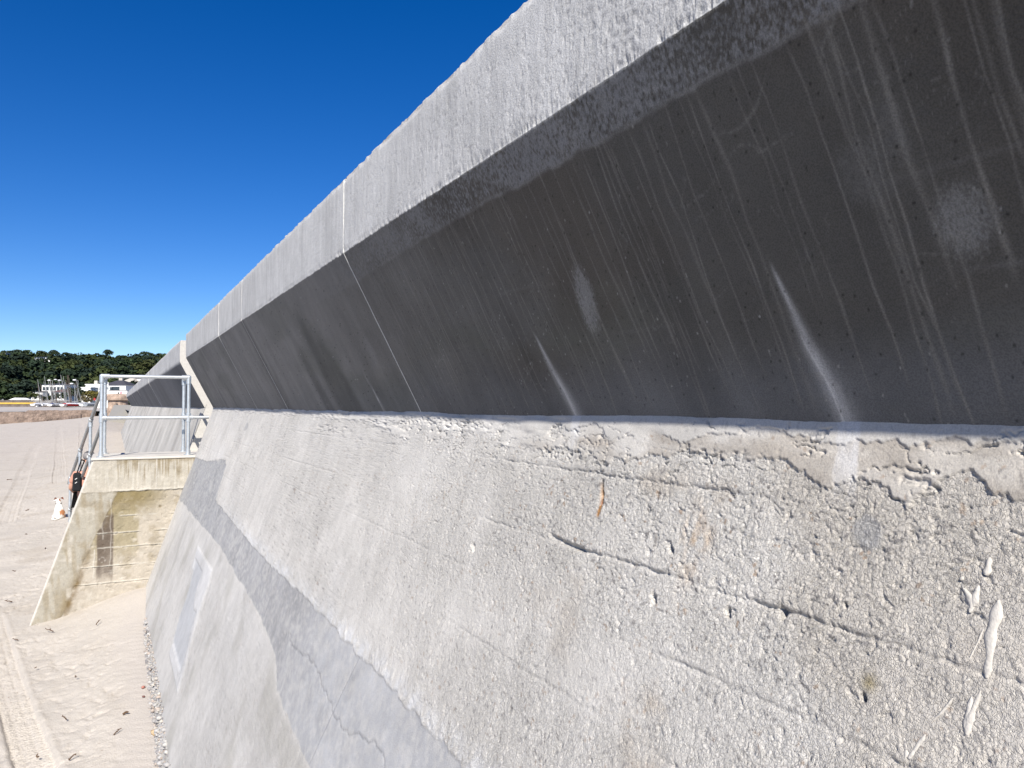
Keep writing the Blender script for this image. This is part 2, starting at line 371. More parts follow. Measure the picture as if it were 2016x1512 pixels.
def joint(y, parent, w=.0032, name='joint_sealant', e=.0015):
    V = []; pts = [(XF + .05, ZT + .004), (XF - e, ZT - .012), (XF - e, ZL - .0), (XC + e * NU[0] * 1.0, ZC + e * NU[2])]
    k = 24
    line = []
    for a, b in zip(pts[:-1], pts[1:]):
        for i in range(k): line.append((a[0] + (b[0] - a[0]) * i / k, a[1] + (b[1] - a[1]) * i / k))
    line.append(pts[-1])
    for i, (x, z) in enumerate(line):
        ww = w * (.65 + .5 * random.random()); dy = .001 * math.sin(i * .9)
        V += [(x, y - ww + dy, z + EZ), (x, y + ww + dy, z + EZ), (x + .012, y + ww + dy, z + EZ), (x + .012, y - ww + dy, z + EZ)]
    F = []
    for i in range(len(line) - 1):
        a = i * 4; b_ = a + 4
        for q in range(4): F.append((a + q, a + (q + 1) % 4, b_ + (q + 1) % 4, b_ + q))
    return link(name, poly_mesh(name, V, F), M['sealant'], parent)

wall = tag(empty('sea_wall', (0, 0, 0)), 'nearest grey concrete sea wall with dark overhanging parapet above a rough sloping lower face', 'wall')
for a, b in zip(JOINTS[:-1], JOINTS[1:]): panel(a + .004, b - .004 if b < Y_END else b, wall)
for y in JOINTS[1:-1]: joint(y, wall)

# ---- battered lower face
def rows_face():
    s = [-.012]
    while s[-1] < 3.15: s.append(s[-1] + .0020 * max(1.0, s[-1] / .40))
    return np.array(s)
SB = np.array([(-3, .12), (.3, .13), (.66, .135), (.70, .13), (.73, .118), (.755, .104), (.80, .122), (.835, .135), (.85, .158), (.883, .149), (.949, .131), (1.012, .140), (1.06, .134), (1.102, .123), (1.144, .116), (1.2, .104), (1.356, .113), (1.538, .117), (1.7, .145), (1.785, .164), (1.9, .129), (2.144, .141), (2.351, .151), (2.6, .12), (3.0, .13), (3.4, .15), (4.2, .09), (6, .075), (12, .07)])
SA = np.array([(-3, .06), (.70, .060), (.792, .064), (.833, .079), (.903, .066), (.967, .062), (1.043, .073), (1.133, .066), (1.178, .055), (1.373, .069), (1.463, .088), (1.553, .080), (1.584, .106), (1.684, .077), (1.769, .098), (1.837, .064), (2.0, .066), (2.092, .068), (2.131, .108), (2.27, .105), (2.311, .081), (2.611, .076), (3.2, .055), (12, .05)])
HOLES = [(1.411, .327, .009), (1.426, .441, .010), (1.193, .418, .008), (1.059, .388, .010), (2.385, .481, .013), (.861, .473, .006), (.93, .345, .004)]
def face(y0, y1, parent, far=False):
    ys = columns(y0, y1, .0018, k2=2.9) if not far else columns(y0, y1, .010)
    s = rows_face() if not far else np.linspace(-.02, 3.15, 60)
    Y, S = np.meshgrid(ys, s, indexing='ij')                          # S = depth below the eye
    if far:
        H = .004 * fbm(Y / 1.2, S / .2, 3, 8)
        C = np.empty(Y.shape + (3,)); C[:] = (.43, .415, .385)
        C = C * (1 + .30 * fbm(Y / .35 + S * .9, S / 4, 4, 9) + .12 * fbm(Y / .1, S / .5, 3, 19))[..., None]
        C = mixc(C, (.20, .185, .165), ss(.25, .6, fbm(Y / .5 + S * .8, S / 3, 3, 29)) * .5)
    else:
        wy = Y + .010 * vn(Y / .03, S / .03, 2); ws = S + .010 * vn(Y / .03, S / .03, 4)
        # how eroded the surface is
        er = .60 + .60 * fbm(Y / .55, S / .33, 4, 101)
        er += .30 * ss(3.2, 1.3, Y) * ss(.12, .25, S) - .20 * ss(4.5, 8, Y) - .25 * ss(.75, 1.0, S) * ss(3.0, 1.6, Y) + .28 * ss(1.35, 1.7, S)
        er = np.clip(er, .10, 1.1)
        f1, f2 = worley(wy / .015, ws / .015, 5)
        n3 = fbm(wy / .05, ws / .04, 2, 102); n1 = fbm(wy / .011, ws / .011, 2, 103)
        rid = 1 - np.abs(fbm(wy / .022, ws / .019, 3, 113, .6)) * 2.6
        crack = ss(.13, .0, f2 - f1)
        agg = ss(-.15, .5, fbm(Y / .12, S / .09, 3, 104))             # where the aggregate stands out
        H = .55 * er * (.0018 * n3 + .0026 * n1 - .0030 * crack * agg + .0018 * (.45 - f1) * agg - .0042 * ss(.66, 1, rid))
        gash = ss(.40, .62, fbm(wy / .020, ws / .014, 3, 105)) * er; H -= .0036 * gash * ss(.1, .2, S)
        # remains of a smooth skim coat under the crease, broken along jagged edges
        jag = .026 * zig(Y / .055, 0 * Y, 4, 106, .6) + .005 * fbm(Y / .010, S / .010, 2, 107)
        bB = np.interp(Y, SB[:, 0], SB[:, 1]) + jag
        bA = np.interp(Y, SA[:, 0], SA[:, 1]) + .022 * zig(Y / .06 + 7, 0 * Y, 4, 108, .62) + .003 * fbm(Y / .01, S / .01, 2, 119)
        pres = ss(-.35, .05, fbm(Y / .35, S / .06, 3, 109) + .35 * ss(2.8, 1.6, Y))
        skB = ss(.0014, -.0014, S - bB) * pres
        skA = ss(.0014, -.0014, S - bA) * ss(-.5, -.1, fbm(Y / .2, S / .1, 3, 110))
        smooth_ = np.clip(.75 * skB + .6 * skA, 0, .9)
        H = H * (1 - smooth_) + .0042 * skB + .0032 * skA
        # fine jagged cracks in and below the skim
        cn = fbm(Y / .10 + .3 * zig(Y / .02, S / .02, 2, 1), S / .03 + .4 * zig(Y / .03, 0 * Y, 3, 2), 3, 114, .5); ckl = np.exp(-(cn / .03) ** 2) * ss(.30, .12, S) * ss(.035, .05, S) * ss(-.45, .1, fbm(Y / .22, S / .08, 2, 115)) * ss(5.5, 2.5, Y)
        H -= .0095 * ckl * (.4 + .6 * ss(-.2, .3, vn(Y / .02, S / .02, 116)))
        sp2 = ss(.02, .35, fbm(Y / .45 + 2, S / .05, 3, 117)) * ss(.26, .12, S) * ss(.04, .07, S) * ss(2.2, 3.0, Y) * ss(6, 4.5, Y); H -= .010 * sp2 * ss(.0, .5, fbm(Y / .03, S / .011, 3, 118))
        # honeycombed strip below the skim
        hc = ss(.035, .008, np.abs(S - bB - .012)) * ss(-.05, .4, fbm(Y / .25, S / .05, 3, 111)) * (Y < 3.6)
        H -= .009 * hc * ss(.05, .45, fbm(Y / .012, S / .008, 3, 112))
        # board marks of the shuttering
        for zl, amp, wdt, sd in ((.187, .006, .0035, 1), (.384, .0085, .004, 2), (.542, .0075, .004, 3), (.492, .003, .005, 4), (.72, .003, .004, 5), (.90, .002, .004, 6), (1.72, .003, .005, 7), (2.05, .003, .005, 8)):
            lz = zl + .004 * fbm(Y / .15, 0 * Y, 3, 120 + sd) + .003 * vn(Y / .02, 0 * Y + sd, 140)
            on = ss(-.28, .45, fbm(Y / (.5 + .12 * sd) + sd * 3.3, 0 * Y + sd, 4, 130 + sd, .7)) * (1 - .65 * ss(1.6, 3.0, Y))
            if sd == 4: on = on * ss(3.8, 4.6, Y)
            st = np.abs(S - lz)
            H -= amp * on * np.exp(-(st / wdt) ** 2) * (.55 + .45 * ss(-.3, .4, vn(Y / .03, S / .02, 150 + sd)))
            H += .0016 * on * ss(.0, -.012, S - lz) * ss(-.05, -.01, S - lz)
        # long gash
        dg = segdist(Y, S, [(1.93, .374), (1.86, .381), (1.79, .384), (1.755, .386)]); H -= .011 * np.exp(-(dg / .006) ** 2)
        # blow holes
        for (hy, hs_, r) in HOLES:
            dd = np.hypot((Y - hy) + .35 * (S - hs_), (S - hs_) * .8) * (1 + .35 * vn(Y / .008, S / .008, 160)); H -= .024 * np.exp(-(dd / (r * .75)) ** 3)
        fh1, fh2 = worley(Y / .15, S / .15, 170); H -= .008 * ss(.035 , .01, fh1) * (vn(Y / .4, S / .4, 171) > .35)
        # repair band: smooth blue-grey render let into the slope
        jt = .022 * zig(Y / .12, 0 * Y, 5, 180, .7) 
        top_b = np.interp(Y, [0, 3.5, 5.75, 8.3, 8.45, 8.6, 10.4, 11.5], [1.05, 1.01, 1.02, .96, .62, .57, .70, .72]) + jt
        bot_b = .018 * zig(Y / .25, 0 * Y, 4, 184, .7) + np.interp(Y, [0, 3.2, 4.05, 4.3, 4.9, 7.2, 10.6, 11.5], [1.62, 1.49, 1.45, 1.335, 1.28, 1.22, 1.27, 1.29]) + .3 * jt
        band = ss(-.004, .004, S - top_b) * ss(.004, -.004, S - bot_b)
        H = H * (1 - .88 * band) - .005 * band * ss(.20, .0, S - top_b)
        H += .010 * ss(.10, .0, np.abs(S - top_b)) * (1 - band) * np.clip(fbm(Y / .03, S / .03, 3, 181), 0, 1) * ss(.05, -.05, S - top_b)
        ck = np.exp(-((S - 1.25 - .12 * zig(Y / .35, 0 * Y, 4, 182, .55)) / .0032) ** 2) * ss(-.1, .2, vn(Y / .5, 0 * Y, 183)) * band; H -= .004 * ck
        ck2 = np.exp(-((Y - 3.15 - .35 * (S - 1.2)) / .004) ** 2) * band; H -= .003 * ck2
        # raised pale patch frame near the foot (rendered repair panel)
        px = (Y - 7.45) + .55 * (S - 1.83) + .10 * fbm(Y / .5, S / .2, 3, 191); rect = np.maximum(np.abs(px) / .50, np.abs(S - 1.83) / .34)
        rect = np.where(np.hypot((px + .35) / 1.6, S - 1.60) < .16, np.maximum(rect, 1.1), rect); inp = ss(1.0, .94, rect); frame = ss(1.28, 1.2, rect) * (1 - inp) * ((px < .42) | (S < 1.6))
        H = H * (1 - .7 * inp) + .010 * frame - .004 * inp
        # slow undulation
        H += .006 * fbm(Y / .8, S / .6, 3, 190)
        # ---------------- colour
        C = np.empty(Y.shape + (3,)); C[:] = (.515, .496, .462)
        C = C * (1 + .14 * fbm(Y / .5, S / .35, 4, 201))[..., None]
        C = mixc(C, (.445, .414, .368), ss(.0, .6, fbm(Y / .45, S / .28, 4, 202) + .55 * ss(1.25, .75, Y)) * .75 * ss(2.4, 1.0, Y))
        C = mixc(C, (.33, .255, .175), ss(.30, .7, fbm(Y / .22, S / .18, 4, 203)) * .5 * ss(2.2, 1.3, Y) * ss(.12, .2, S))
        C = mixc(C, (.55, .535, .51), ss(.05, .6, fbm(Y / .7 + 3, S / .5, 3, 204)) * .6 * ss(1.2, 2.2, Y))
        # downward washes
        C = C * (1 + .07 * fbm(Y / .05 + .3 * S, S / .8, 3, 205) + .08 * ss(4, 7, Y) * fbm(Y / .3 + .5 * S, S / 2., 3, 206))[..., None]
        # exposed stones of the aggregate
        st_id = _hash(np.floor(wy / .017), np.floor(ws / .017), 9)
        C = mixc(C, (.21, .20, .195), ss(.33, .22, f1) * (st_id > .86) * er * .8)
        C = mixc(C, (.30, .22, .16), ss(.33, .22, f1) * (st_id < .05) * er * .7)
        # skim colour: tan in the near bay, grey farther on
        C = mixc(C, (.275, .242, .205), skB * (1 - skA) * ss(2.5, 1.9, Y) * (.05 + .6 * ss(-.3, .4, fbm(Y / .15, S / .05, 3, 207))))
        C = mixc(C, (.42, .408, .385), skA * .6)
        C = mixc(C, (.50, .49, .475), ss(2.4, 3.4, Y) * ss(.5, .1, S) * .35)
        C = mixc(C, (.13, .12, .11), hc * ss(.1, .5, fbm(Y / .012, S / .008, 3, 112)) * .6)
        # lime runs from the crack in the parapet
        for (ly, w, s1, a) in ((.995, .030, .20, .62), (1.95, .026, .17, .6), (3.80, .025, .11, .5)):
            lw = ss(w, w * .75, np.abs(Y - ly + .10 * (S - .05) + .010 * fbm(S / .03, Y / .02, 3, 208))) * ss(s1, s1 - .11, S + .02 * vn(Y / .01, S / .05, 209))
            C = mixc(C, (.58, .58, .585), lw * a * (.75 + .25 * vn(Y / .008, S / .02, 210)))
        # rusty tie bar
        dr = segdist(Y, S, [(1.742, .212), (1.728, .245), (1.722, .268), (1.724, .290)])
        C = mixc(C, (.36, .17, .04), np.exp(-(dr / .007) ** 2) * ss(.20, .23, S)); C = mixc(C, (.22, .05, .015), np.exp(-(np.hypot(Y - 1.724, S - .259) / .006) ** 2)); C = mixc(C, (.02, .015, .012), np.exp(-(segdist(Y, S, [(1.747, .203), (1.737, .226)]) / .0035) ** 2))
        H -= .010 * np.exp(-(segdist(Y, S, [(1.747, .203), (1.730, .24), (1.724, .262)]) / .0045) ** 2)
        C = mixc(C, (.40, .25, .12), np.exp(-(np.hypot((Y - 1.33), (S - .30) * .6) / .05) ** 2) * np.clip(.3 + fbm(Y / .02, S / .03, 3, 211), 0, 1) * .6)
        C = mixc(C, (.23, .18, .07), np.exp(-(np.hypot((Y - .855), (S - .45)) / .014) ** 2) * .7)
        # grey cement smear
        tri = ss(.032, .02, np.hypot((Y - .915) * .9 + .25 * (S - .22), (S - .222) * .9)); C = mixc(C, (.31, .31, .31), tri * .7); H = H * (1 - .5 * tri)
        # repair band colours
        brushed = fbm(Y / .35 + .8 * S, S / 1.5, 4, 212)  # random brushed streaks in the tone of the render
        bc = np.empty(C.shape); bc[:] = (.305, .305, .308); bc = bc * (1 + .18 * brushed + .12 * fbm(Y / .04 + .45 * S / .04 * .1, S / .9, 3, 213))[..., None]
        bc = mixc(bc, (.385, .388, .395), ss(4.4, 3.4, Y + .2 * vn(Y, S / .3, 214)) * .75)
        bc = mixc(bc, (.29, .295, .30), ss(7.2, 8.3, Y) * .5)
        blot = fbm(Y / .25 + .5 * S, S / .25, 4, 218); bc = bc * (1 + .16 * blot)[..., None]; bc = mixc(bc, (.45, .44, .42), ss(.25, .6, fbm(Y / .16 + 9, S / .10, 4, 219)) * .5); bc = mixc(bc, (.24, .24, .24), ss(.3, .65, fbm(Y / .3 + 3, S / .22, 4, 220)) * .45)
        bcm = band * np.clip(.86 + .5 * fbm(Y / .02, S / .02, 3, 221), .5, 1); C = C * (1 - bcm[..., None]) + bc * bcm[..., None]
        C = mixc(C, (.57, .575, .58), ss(.10, .01, top_b - S) * (1 - band) * (S < top_b) * np.clip(.45 + fbm(Y / .03, S / .03, 3, 215), 0, 1) * .8 * ss(8, 7, Y))
        C = mixc(C, (.15, .15, .15), ck * .6 + ck2 * .4)  # cracks coloured dark too, painting in the shade of their depth
        low = ss(-.02, .05, S - bot_b); C = mixc(C, (.50, .488, .465), low * .6); C = mixc(C, (.37, .355, .32), low * ss(.1, .6, fbm(Y / .4 + .5 * S, S / .5, 4, 216)) * .6)
        C = mixc(C, (.40, .41, .425), inp * .8); C = mixc(C, (.54, .54, .54), frame * .65)
        C = mixc(C, (.30, .30, .305), ss(.05, .03, np.hypot((Y - 8.05) / 2.4, S - .215) * (1 + .3 * vn(Y / .1, S / .04, 217))) * .6)
    X = XC + .0 - BAT * (S + ZC)
    P = np.stack([X + H * NB[0], Y, -S + EZ + H * NB[2]], -1)
    # tuck the first rows into the wall behind the parapet
    rough_a = np.full(Y.shape, .25) if far else np.clip(.12 + .95 * er * (1 - smooth_) * (1 - .62 * band) * (1 - .6 * inp), .1, 1)
    return link('lower_face', grid_mesh('lower_face', P, C, flip=True, A=rough_a), M['face'], parent)
lf = face(-3.0, Y_END, wall)
tag(lf, 'pale rough battered lower face with a blue-grey repair band')
# end of the lower wall (towards the stair gap) and its back
def wall_end(y, sg, parent):
    V = [(xbat(-3.15) + .004, y, EZ - 3.15), (XC + .004, y, EZ + ZC), (1.62, y, EZ + ZC), (1.62, y, EZ - 3.15)]
    F = [(0, 1, 2, 3)] if sg < 0 else [(3, 2, 1, 0)]
    return link('wall_end', poly_mesh('wall_end', V, F), M['drip'], parent)
wall_end(Y_END - .002, 1, wall)
bk = MB(); bk.add([(1.619, -3, EZ - 3.15), (1.619, Y_END, EZ - 3.15), (1.619, Y_END, EZ - .7), (1.619, -3, EZ - .7)], [(3, 2, 1, 0)]); bk.build('back_face', M['drip'], wall)

# ---- mortar drips set on the near right of the face
def drip(pts, rad, parent, th=.17):
    """pts: (Y, S) centre line, rad: half widths; a lumpy dome of mortar on the slope"""
    nb = []; K = 6
    V = []; F = []
    L_ = []
    for (a, b), ra, rb in zip(zip(pts[:-1], pts[1:]), rad[:-1], rad[1:]):
        for i in range(8): t = i / 8; L_.append((a[0] + (b[0] - a[0]) * t, a[1] + (b[1] - a[1]) * t, ra + (rb - ra) * t))
    L_.append((pts[-1][0], pts[-1][1], rad[-1]))
    n = len(L_); T1 = np.array([-BAT, 0, -1]) / math.hypot(1, BAT)
    for i, (y, s, r) in enumerate(L_):
        e = min(i, n - 1 - i); r = r * min(1, .45 + .22 * e) * (1 + .16 * math.sin(i * .55 + y * 90) + random.uniform(-.03, .03))
        base = np.array([XC - BAT * (s + ZC), y, EZ - s])
        for k in range(K + 1):
            an = math.pi * k / K
            V.append(base + np.array([0, 1, 0]) * (-r * math.cos(an)) + NB * (-.004 + (r * th + .004) * math.sin(an) ** .8))
    for i in range(n - 1):
        for k in range(K): a = i * (K + 1) + k; F.append((a, a + 1, a + K + 2, a + K + 1))
    V.append(V[0] + NB * -.002); 
    return link('mortar_drip', poly_mesh('mortar_drip', V, F, True), M['mortar'], parent)
for pts, rad in ([((.703, .228), (.703, .240), (.704, .254)), (.0035, .005, .006)], [((.733, .278), (.722, .287), (.716, .300), (.717, .310)), (.005, .007, .005, .003)], [((.711, .270), (.714, .285), (.713, .300)), (.003, .006, .005)],
                 [((.679, .284), (.680, .310), (.682, .335), (.678, .362), (.677, .390)), (.006, .009, .009, .007, .005)], [((.693, .328), (.698, .350), (.706, .376)), (.0018, .0018, .0013)],
                 [((.681, .408), (.686, .430), (.690, .450), (.690, .470)), (.0028, .004, .007, .007)], [((.692, .420), (.693, .440), (.694, .462)), (.003, .005, .005)], [((.718, .430), (.731, .455), (.742, .470)), (.0025, .003, .002)],
                 [((.748, .490), (.757, .510), (.766, .530)), (.004, .004, .005)], [((.700, .398), (.706, .405)), (.003, .003)], [((.738, .262), (.739, .268)), (.004, .004)], [((.772, .520), (.771, .532)), (.005, .004)]):
    drip(pts, rad, wall)

# ------------------------------------------------------------------ far length of wall beyond the steps
wall2 = tag(empty('sea_wall', (0, 0, 0)), 'farther stretch of streaked grey sea wall beyond the beach steps', 'wall')
fj = [Y_GAP, 24.5, 37.0, 50.0, Y_FAR]
for a, b in zip(fj[:-1], fj[1:]): panel(a + .01, b - .01, wall2, k=.012, nu=20, nf=12, far=True)
for y in fj[1:-1]: joint(y, wall2, w=.02, e=.004)
face(Y_GAP, Y_FAR, wall2, far=True)
wall_end(Y_GAP - .002, -1, wall2); wall_end(Y_FAR, 1, wall2)

# ------------------------------------------------------------------ beach staircase
ZP = -.694
def xout(z): return -.24 - .325 * (ZP - z)
stair = tag(empty('beach_staircase', (0, 11.5, 0)), 'stained tan concrete stair block with landing and steps down to the sand', 'staircase')
stair.location = (0, 0, 0)
def stair_front():
    zs = np.linspace(ZP - .0, -3.0, 300); us_ = np.linspace(0, 1, 200)
    U, Zr = np.meshgrid(us_, zs, indexing='ij')
    xl = xout(Zr); xr = xbat(Zr) + .03; X = xl + (xr - xl) * U
    H = .004 * fbm(X / .2, Zr / .2, 4, 301) + .003 * fbm(X / .03, Zr / .03, 3, 302)
    C = np.empty(X.shape + (3,)); C[:] = (.46, .415, .345); KB = .80
    C = C * (1 + .16 * fbm(X / .3, Zr / .25, 4, 303))[..., None]
    cap = ss(-1.150, -1.140, Zr + .012 * fbm(X / .08, 0 * X, 3, 304)); H += .009 * cap
    # pale left facing, parallel to the slope
    xb = np.interp(-Zr, [.69, 1.18, 1.3, 2.0, 2.65, 3.0], [.2, .06, -.02, -.30, -.55, -.7]) + .035 * fbm(Zr / .15, 0 * X, 4, 305)
    left = ss(.008, -.008, X - xb) * (1 - cap); H += .004 * left
    C = mixc(C, (.40, .375, .315), left * .85)
    C = mixc(C, (.22, .17, .095), left * ss(.12, .0, np.abs(X - xb + .02)) * np.clip(.2 + 1.2 * fbm(X / .08, Zr / .2, 4, 306), 0, 1) * .85)
    C = mixc(C, (.26, .22, .14), left * ss(.15, .55, fbm(X / .10 + .3 * Zr, Zr / .45, 4, 307)) * .6)
    # cap band: white limewash runs over brown staining
    C = mixc(C, (.50, .47, .40), cap * .6)
    runs = ss(-.15, .35, fbm(X / .018, Zr / .5, 3, 308)) * ss(-1.02 , -.86, Zr + .10 * fbm(X / .05, 0 * X, 3, 309)) * ss(-.1, .12, X)
    C = mixc(C, (.25, .20, .12), cap * runs * .75)
    C = mixc(C, (.27, .215, .13), cap * ss(-.80, -.74, Zr + .03 * vn(X / .1, 0 * X, 5)) * ss(.0, .15, X) * .6)
    main = (1 - cap) * (1 - left)
    # olive algae below the cap and the dark wet stain
    C = mixc(C, (.255, .21, .115), main * ss(-1.52, -1.2, Zr + .07 * fbm(X / .15, Zr / .2, 3, 310)) * ss(.85, .3, X) * .85)
    C = mixc(C, (.30, .255, .15), main * ss(.33, .27, X + .03 * vn(X / .05, Zr / .1, 311)) * ss(-2.15, -1.8, Zr + .1 * fbm(X / .1, Zr / .2, 3, 312)) * ss(-1.3, -1.4, Zr) * .75)
    stn = ss(.012, -.012, X - .01) * ss(-.19, -.17, X + .015 * vn(Zr / .2, 0 * X, 313)) * ss(-2.36, -2.15, Zr + .08 * fbm(X / .05, Zr / .1, 3, 314)) * ss(-1.40, -1.47, Zr)
    C = mixc(C, (.135, .105, .085), main * stn * .9)
    C = mixc(C, (.20, .15, .09), main * ss(.10, .02, X - xb) * ss(-1.9, -2.3, Zr) * .7 * np.clip(.5 + fbm(X / .05, Zr / .05, 3, 315), 0, 1))
    # sand splash at the foot
    C = mixc(C, (.50, .45, .38), main * ss(-1.6, -2.4, Zr) * np.clip(.5 + .8 * fbm(X / .12, Zr / .12, 4, 316), 0, 1) * .6)
    # board lines
    for zl in (-1.47, -1.69, -1.88, -2.12, -2.34):
        lz = zl + .006 * fbm(X / .1, 0 * X, 3, 317); on = ss(-.4, .1, vn(X / .2, 0 * X + zl * 7, 318)) * main
        H += on * (.009 * np.exp(-((Zr - lz - .008) / .008) ** 2) - .008 * np.exp(-((Zr - lz + .006) / .006) ** 2))
        C = mixc(C, (.56, .53, .46), on * np.exp(-((Zr - lz - .006) / .008) ** 2) * .8)
    cl = np.exp(-((Zr + 1.135 + .014 * fbm(X / .07, 0 * X, 3, 304)) / .012) ** 2) * ss(-.05, .1, X); C = mixc(C, (.56, .53, .46), cl * .8); H += .008 * cl
    # lime drips and rings
    for xd, z0, z1 in ((-.02, -1.25, -2.1), (-.115, -1.55, -1.75), (-.21, -1.9, -2.25), (.52, -.7, -1.1), (.30, -.78, -1.1)):
        g = np.exp(-((X - xd - .008 * vn(Zr / .08, 0 * X + xd, 319)) / .007) ** 2) * ss(z1 - .03, z1, Zr) * ss(z0 + .02, z0, Zr); C = mixc(C, (.55, .52, .46), g * .9); H += .004 * g
    for xd, zd, r in ((-.115, -2.03, .035), (.10, -1.44, .022)):
        g = np.exp(-((np.hypot(X - xd, Zr - zd) - r) / .009) ** 2) * np.clip(.5 + vn(X / .02, Zr / .02, 8), 0, 1); C = mixc(C, (.56, .53, .47), g * .7); H += .004 * g
    g = np.exp(-(np.hypot(X - .57, Zr + 1.37) / .018) ** 2); C = mixc(C, (.2, .16, .1), g); H -= .01 * g
    # pale rounded arris on the left edge
    ar = ss(.03, .006, X - xl); C = mixc(C, (.60, .57, .52), ar * .9)
    H -= .02 * ss(.02, .0, X - xl)
    C = mixc(C, (.60, .56, .49), ss(.15, .6, fbm(X / .12, Zr / .10, 4, 331)) * (1 - cap * .5) * .55); C = mixc(C, (.30, .25, .17), ss(.2, .6, fbm(X / .16 + 4, Zr / .13, 4, 332)) * (1 - cap) * .5)
    C = mixc(C, (.58, .55, .48), cap * ss(.0, .45, fbm(X / .022, Zr / .30, 3, 333)) * ss(-.80, -.95, Zr) * .7)
    H -= .006 * ss(.2, .6, fbm(X / .05, Zr / .04, 4, 334)) * main
    # brown seep along the joint of the two pours, olive growth under the cap, wet stain
    seep = ss(.085, .0, np.abs(X - xb - .015 + .03 * fbm(Zr / .08, 0 * X, 3, 340))) * (1 - cap) * np.clip(.45 + 1.1 * fbm(X / .07, Zr / .16, 4, 341), 0, 1)
    C = mixc(C, (.19, .135, .065), seep * (.55 + .4 * ss(-2.0, -2.4, Zr)))
    C = mixc(C, (.235, .185, .085), main * ss(.75, .15, X + .06 * fbm(X / .1, Zr / .1, 3, 342)) * ss(-1.55, -1.18, Zr + .10 * fbm(X / .12, Zr / .3, 3, 343)) * .8)
    C = mixc(C, (.125, .098, .078), main * stn * np.clip(.5 + .9 * fbm(X / .05, Zr / .25, 3, 346), 0, 1) * .6)
    C = mixc(C, (.30, .25, .165), left * ss(.0, .5, fbm(X / .07 + .9 * Zr, Zr / .5, 4, 344)) * .55)
    for zl in (-1.47, -1.69, -1.88, -2.12, -2.34):
        C = mixc(C, (.60, .57, .50), main * np.exp(-((Zr - zl - .006 - .008 * fbm(X / .1, 0 * X, 3, 317)) / .007) ** 2) * ss(-.35, .2, vn(X / .12, 0 * X + zl * 7, 345)) * .8)
    C = mixc(C, (.60, .57, .52), ar * .9)
    C = C * KB
    P = np.stack([X, Y_END - H, Zr + EZ], -1)
    return link('front_face', grid_mesh('front_face', P, C, flip=False), M['block'], stair)
stair_front()
# landing slab (with a pale coping edge) and its core
core = MB()
y0, y1 = Y_END + .012, Y_GAP
core.hexa([(xout(-3.1) + .01, y0, EZ - 3.1), (xbat(-3.1) + .1, y0, EZ - 3.1), (xbat(-3.1) + .1, y1, EZ - 3.1), (xout(-3.1) + .01, y1, EZ - 3.1),
           (xout(ZP) + .005, y0, EZ + ZP - .03), (1.3, y0, EZ + ZP - .03), (1.3, y1, EZ + ZP - .03), (xout(ZP) + .005, y1, EZ + ZP - .03)])
core.build('landing_core', M['step'], stair)
slab = MB(); slab.box(-.262, 1.62, Y_END - .022, Y_GAP + .01, EZ + ZP - .028, EZ + ZP); bevel(slab.build('landing_slab', surf('pale_landing', (.50, .475, .43), nscale=6, nvar=.12, bump=.3, bscale=90, bdist=.004), stair), .006)
RISE, GO = .18, .28
for i in range(1, 13):
    z = ZP - RISE * i; ya = Y_GAP + .012 + GO * (i - 1); yb = ya + GO - .004
    sb = MB(); zb = -3.2
    sb.hexa([(xout(zb), ya, EZ + zb), (xbat(zb) + .02, ya, EZ + zb), (xbat(zb) + .02, yb, EZ + zb), (xout(zb), yb, EZ + zb), (xout(z), ya, EZ + z), (xbat(z) + .02, ya, EZ + z), (xbat(z) + .02, yb, EZ + z), (xout(z), yb, EZ + z)])
    bevel(sb.build('step', M['step'], stair), .008)

# ------------------------------------------------------------------ railings of galvanised tube
RT, RF = .0235, .0315
def zr(h): return EZ + ZP + h
guard = tag(empty('guard_rail', (-.15, 11.64, EZ + ZP)), 'galvanised tubular guard rail round the landing of the beach steps', 'railing')
def put(mb, name, mat, parent):
    o = mb.build(name, mat, parent); o.matrix_parent_inverse = Matrix.Translation(-Vector(parent.location)); return o
HT, HM = 1.085, .525
XL_, XR_, YN, YB = -.15, .925, 11.66, 12.50
for (x, y) in ((XL_, YN), (XR_, YN), (XL_ + .03, YB), (XR_, YB)):
    mb = MB(); mb.tube((x, y, zr(0)), (x, y, zr(HT)), RT); put(mb, 'post', M['galv'], guard)
    fl = MB(); fl.tube((x, y, zr(.0)), (x, y, zr(.012)), .055, n=16); fl.tube((x, y, zr(.012)), (x, y, zr(.07)), RF); put(fl, 'base_flange', M['galv'], guard)
def railpart(a, b, name='rail', parent=guard, mat='galv', r=RT): return put(MB().tube(a, b, r), name, M[mat], parent)
railpart((XL_, YN, zr(HT)), (XR_, YN, zr(HT)), 'top_rail'); railpart((XL_, YN, zr(HM)), (1.19, YN, zr(HM)), 'middle_rail')
railpart((XL_, YN, zr(HT)), (XL_ + .03, YB, zr(HT)), 'top_rail'); railpart((XL_, YN, zr(HM)), (XL_ + .03, YB, zr(HM)), 'middle_rail')
railpart((XR_, YN, zr(HT)), (XR_, YB, zr(HT)), 'top_rail'); railpart((XR_, YN, zr(HM)), (XR_, YB, zr(HM)), 'middle_rail')
def fitting(c, dirs, parent, ln=.075):
    mb = MB(); c = Vector(c); mb.ball(c, RF * 1.02, 12, 8)
    for d in dirs: mb.tube(c, c + Vector(d).normalized() * ln, RF, n=14)
    put(mb, 'tube_fitting', M['galv'], parent)
fitting((XL_, YN, zr(HT)), [(1, 0, 0), (0, 0, -1)], guard, .09); fitting((XR_, YN, zr(HT)), [(-1, 0, 0), (0, 0, -1)], guard, .09)
fitting((XL_, YN, zr(HM)), [(1, 0, 0), (0, 0, -1), (0, 0, 1)], guard, .06); fitting((XR_, YN, zr(HM)), [(1, 0, 0), (-1, 0, 0), (0, 0, -1), (0, 0, 1)], guard, .06)
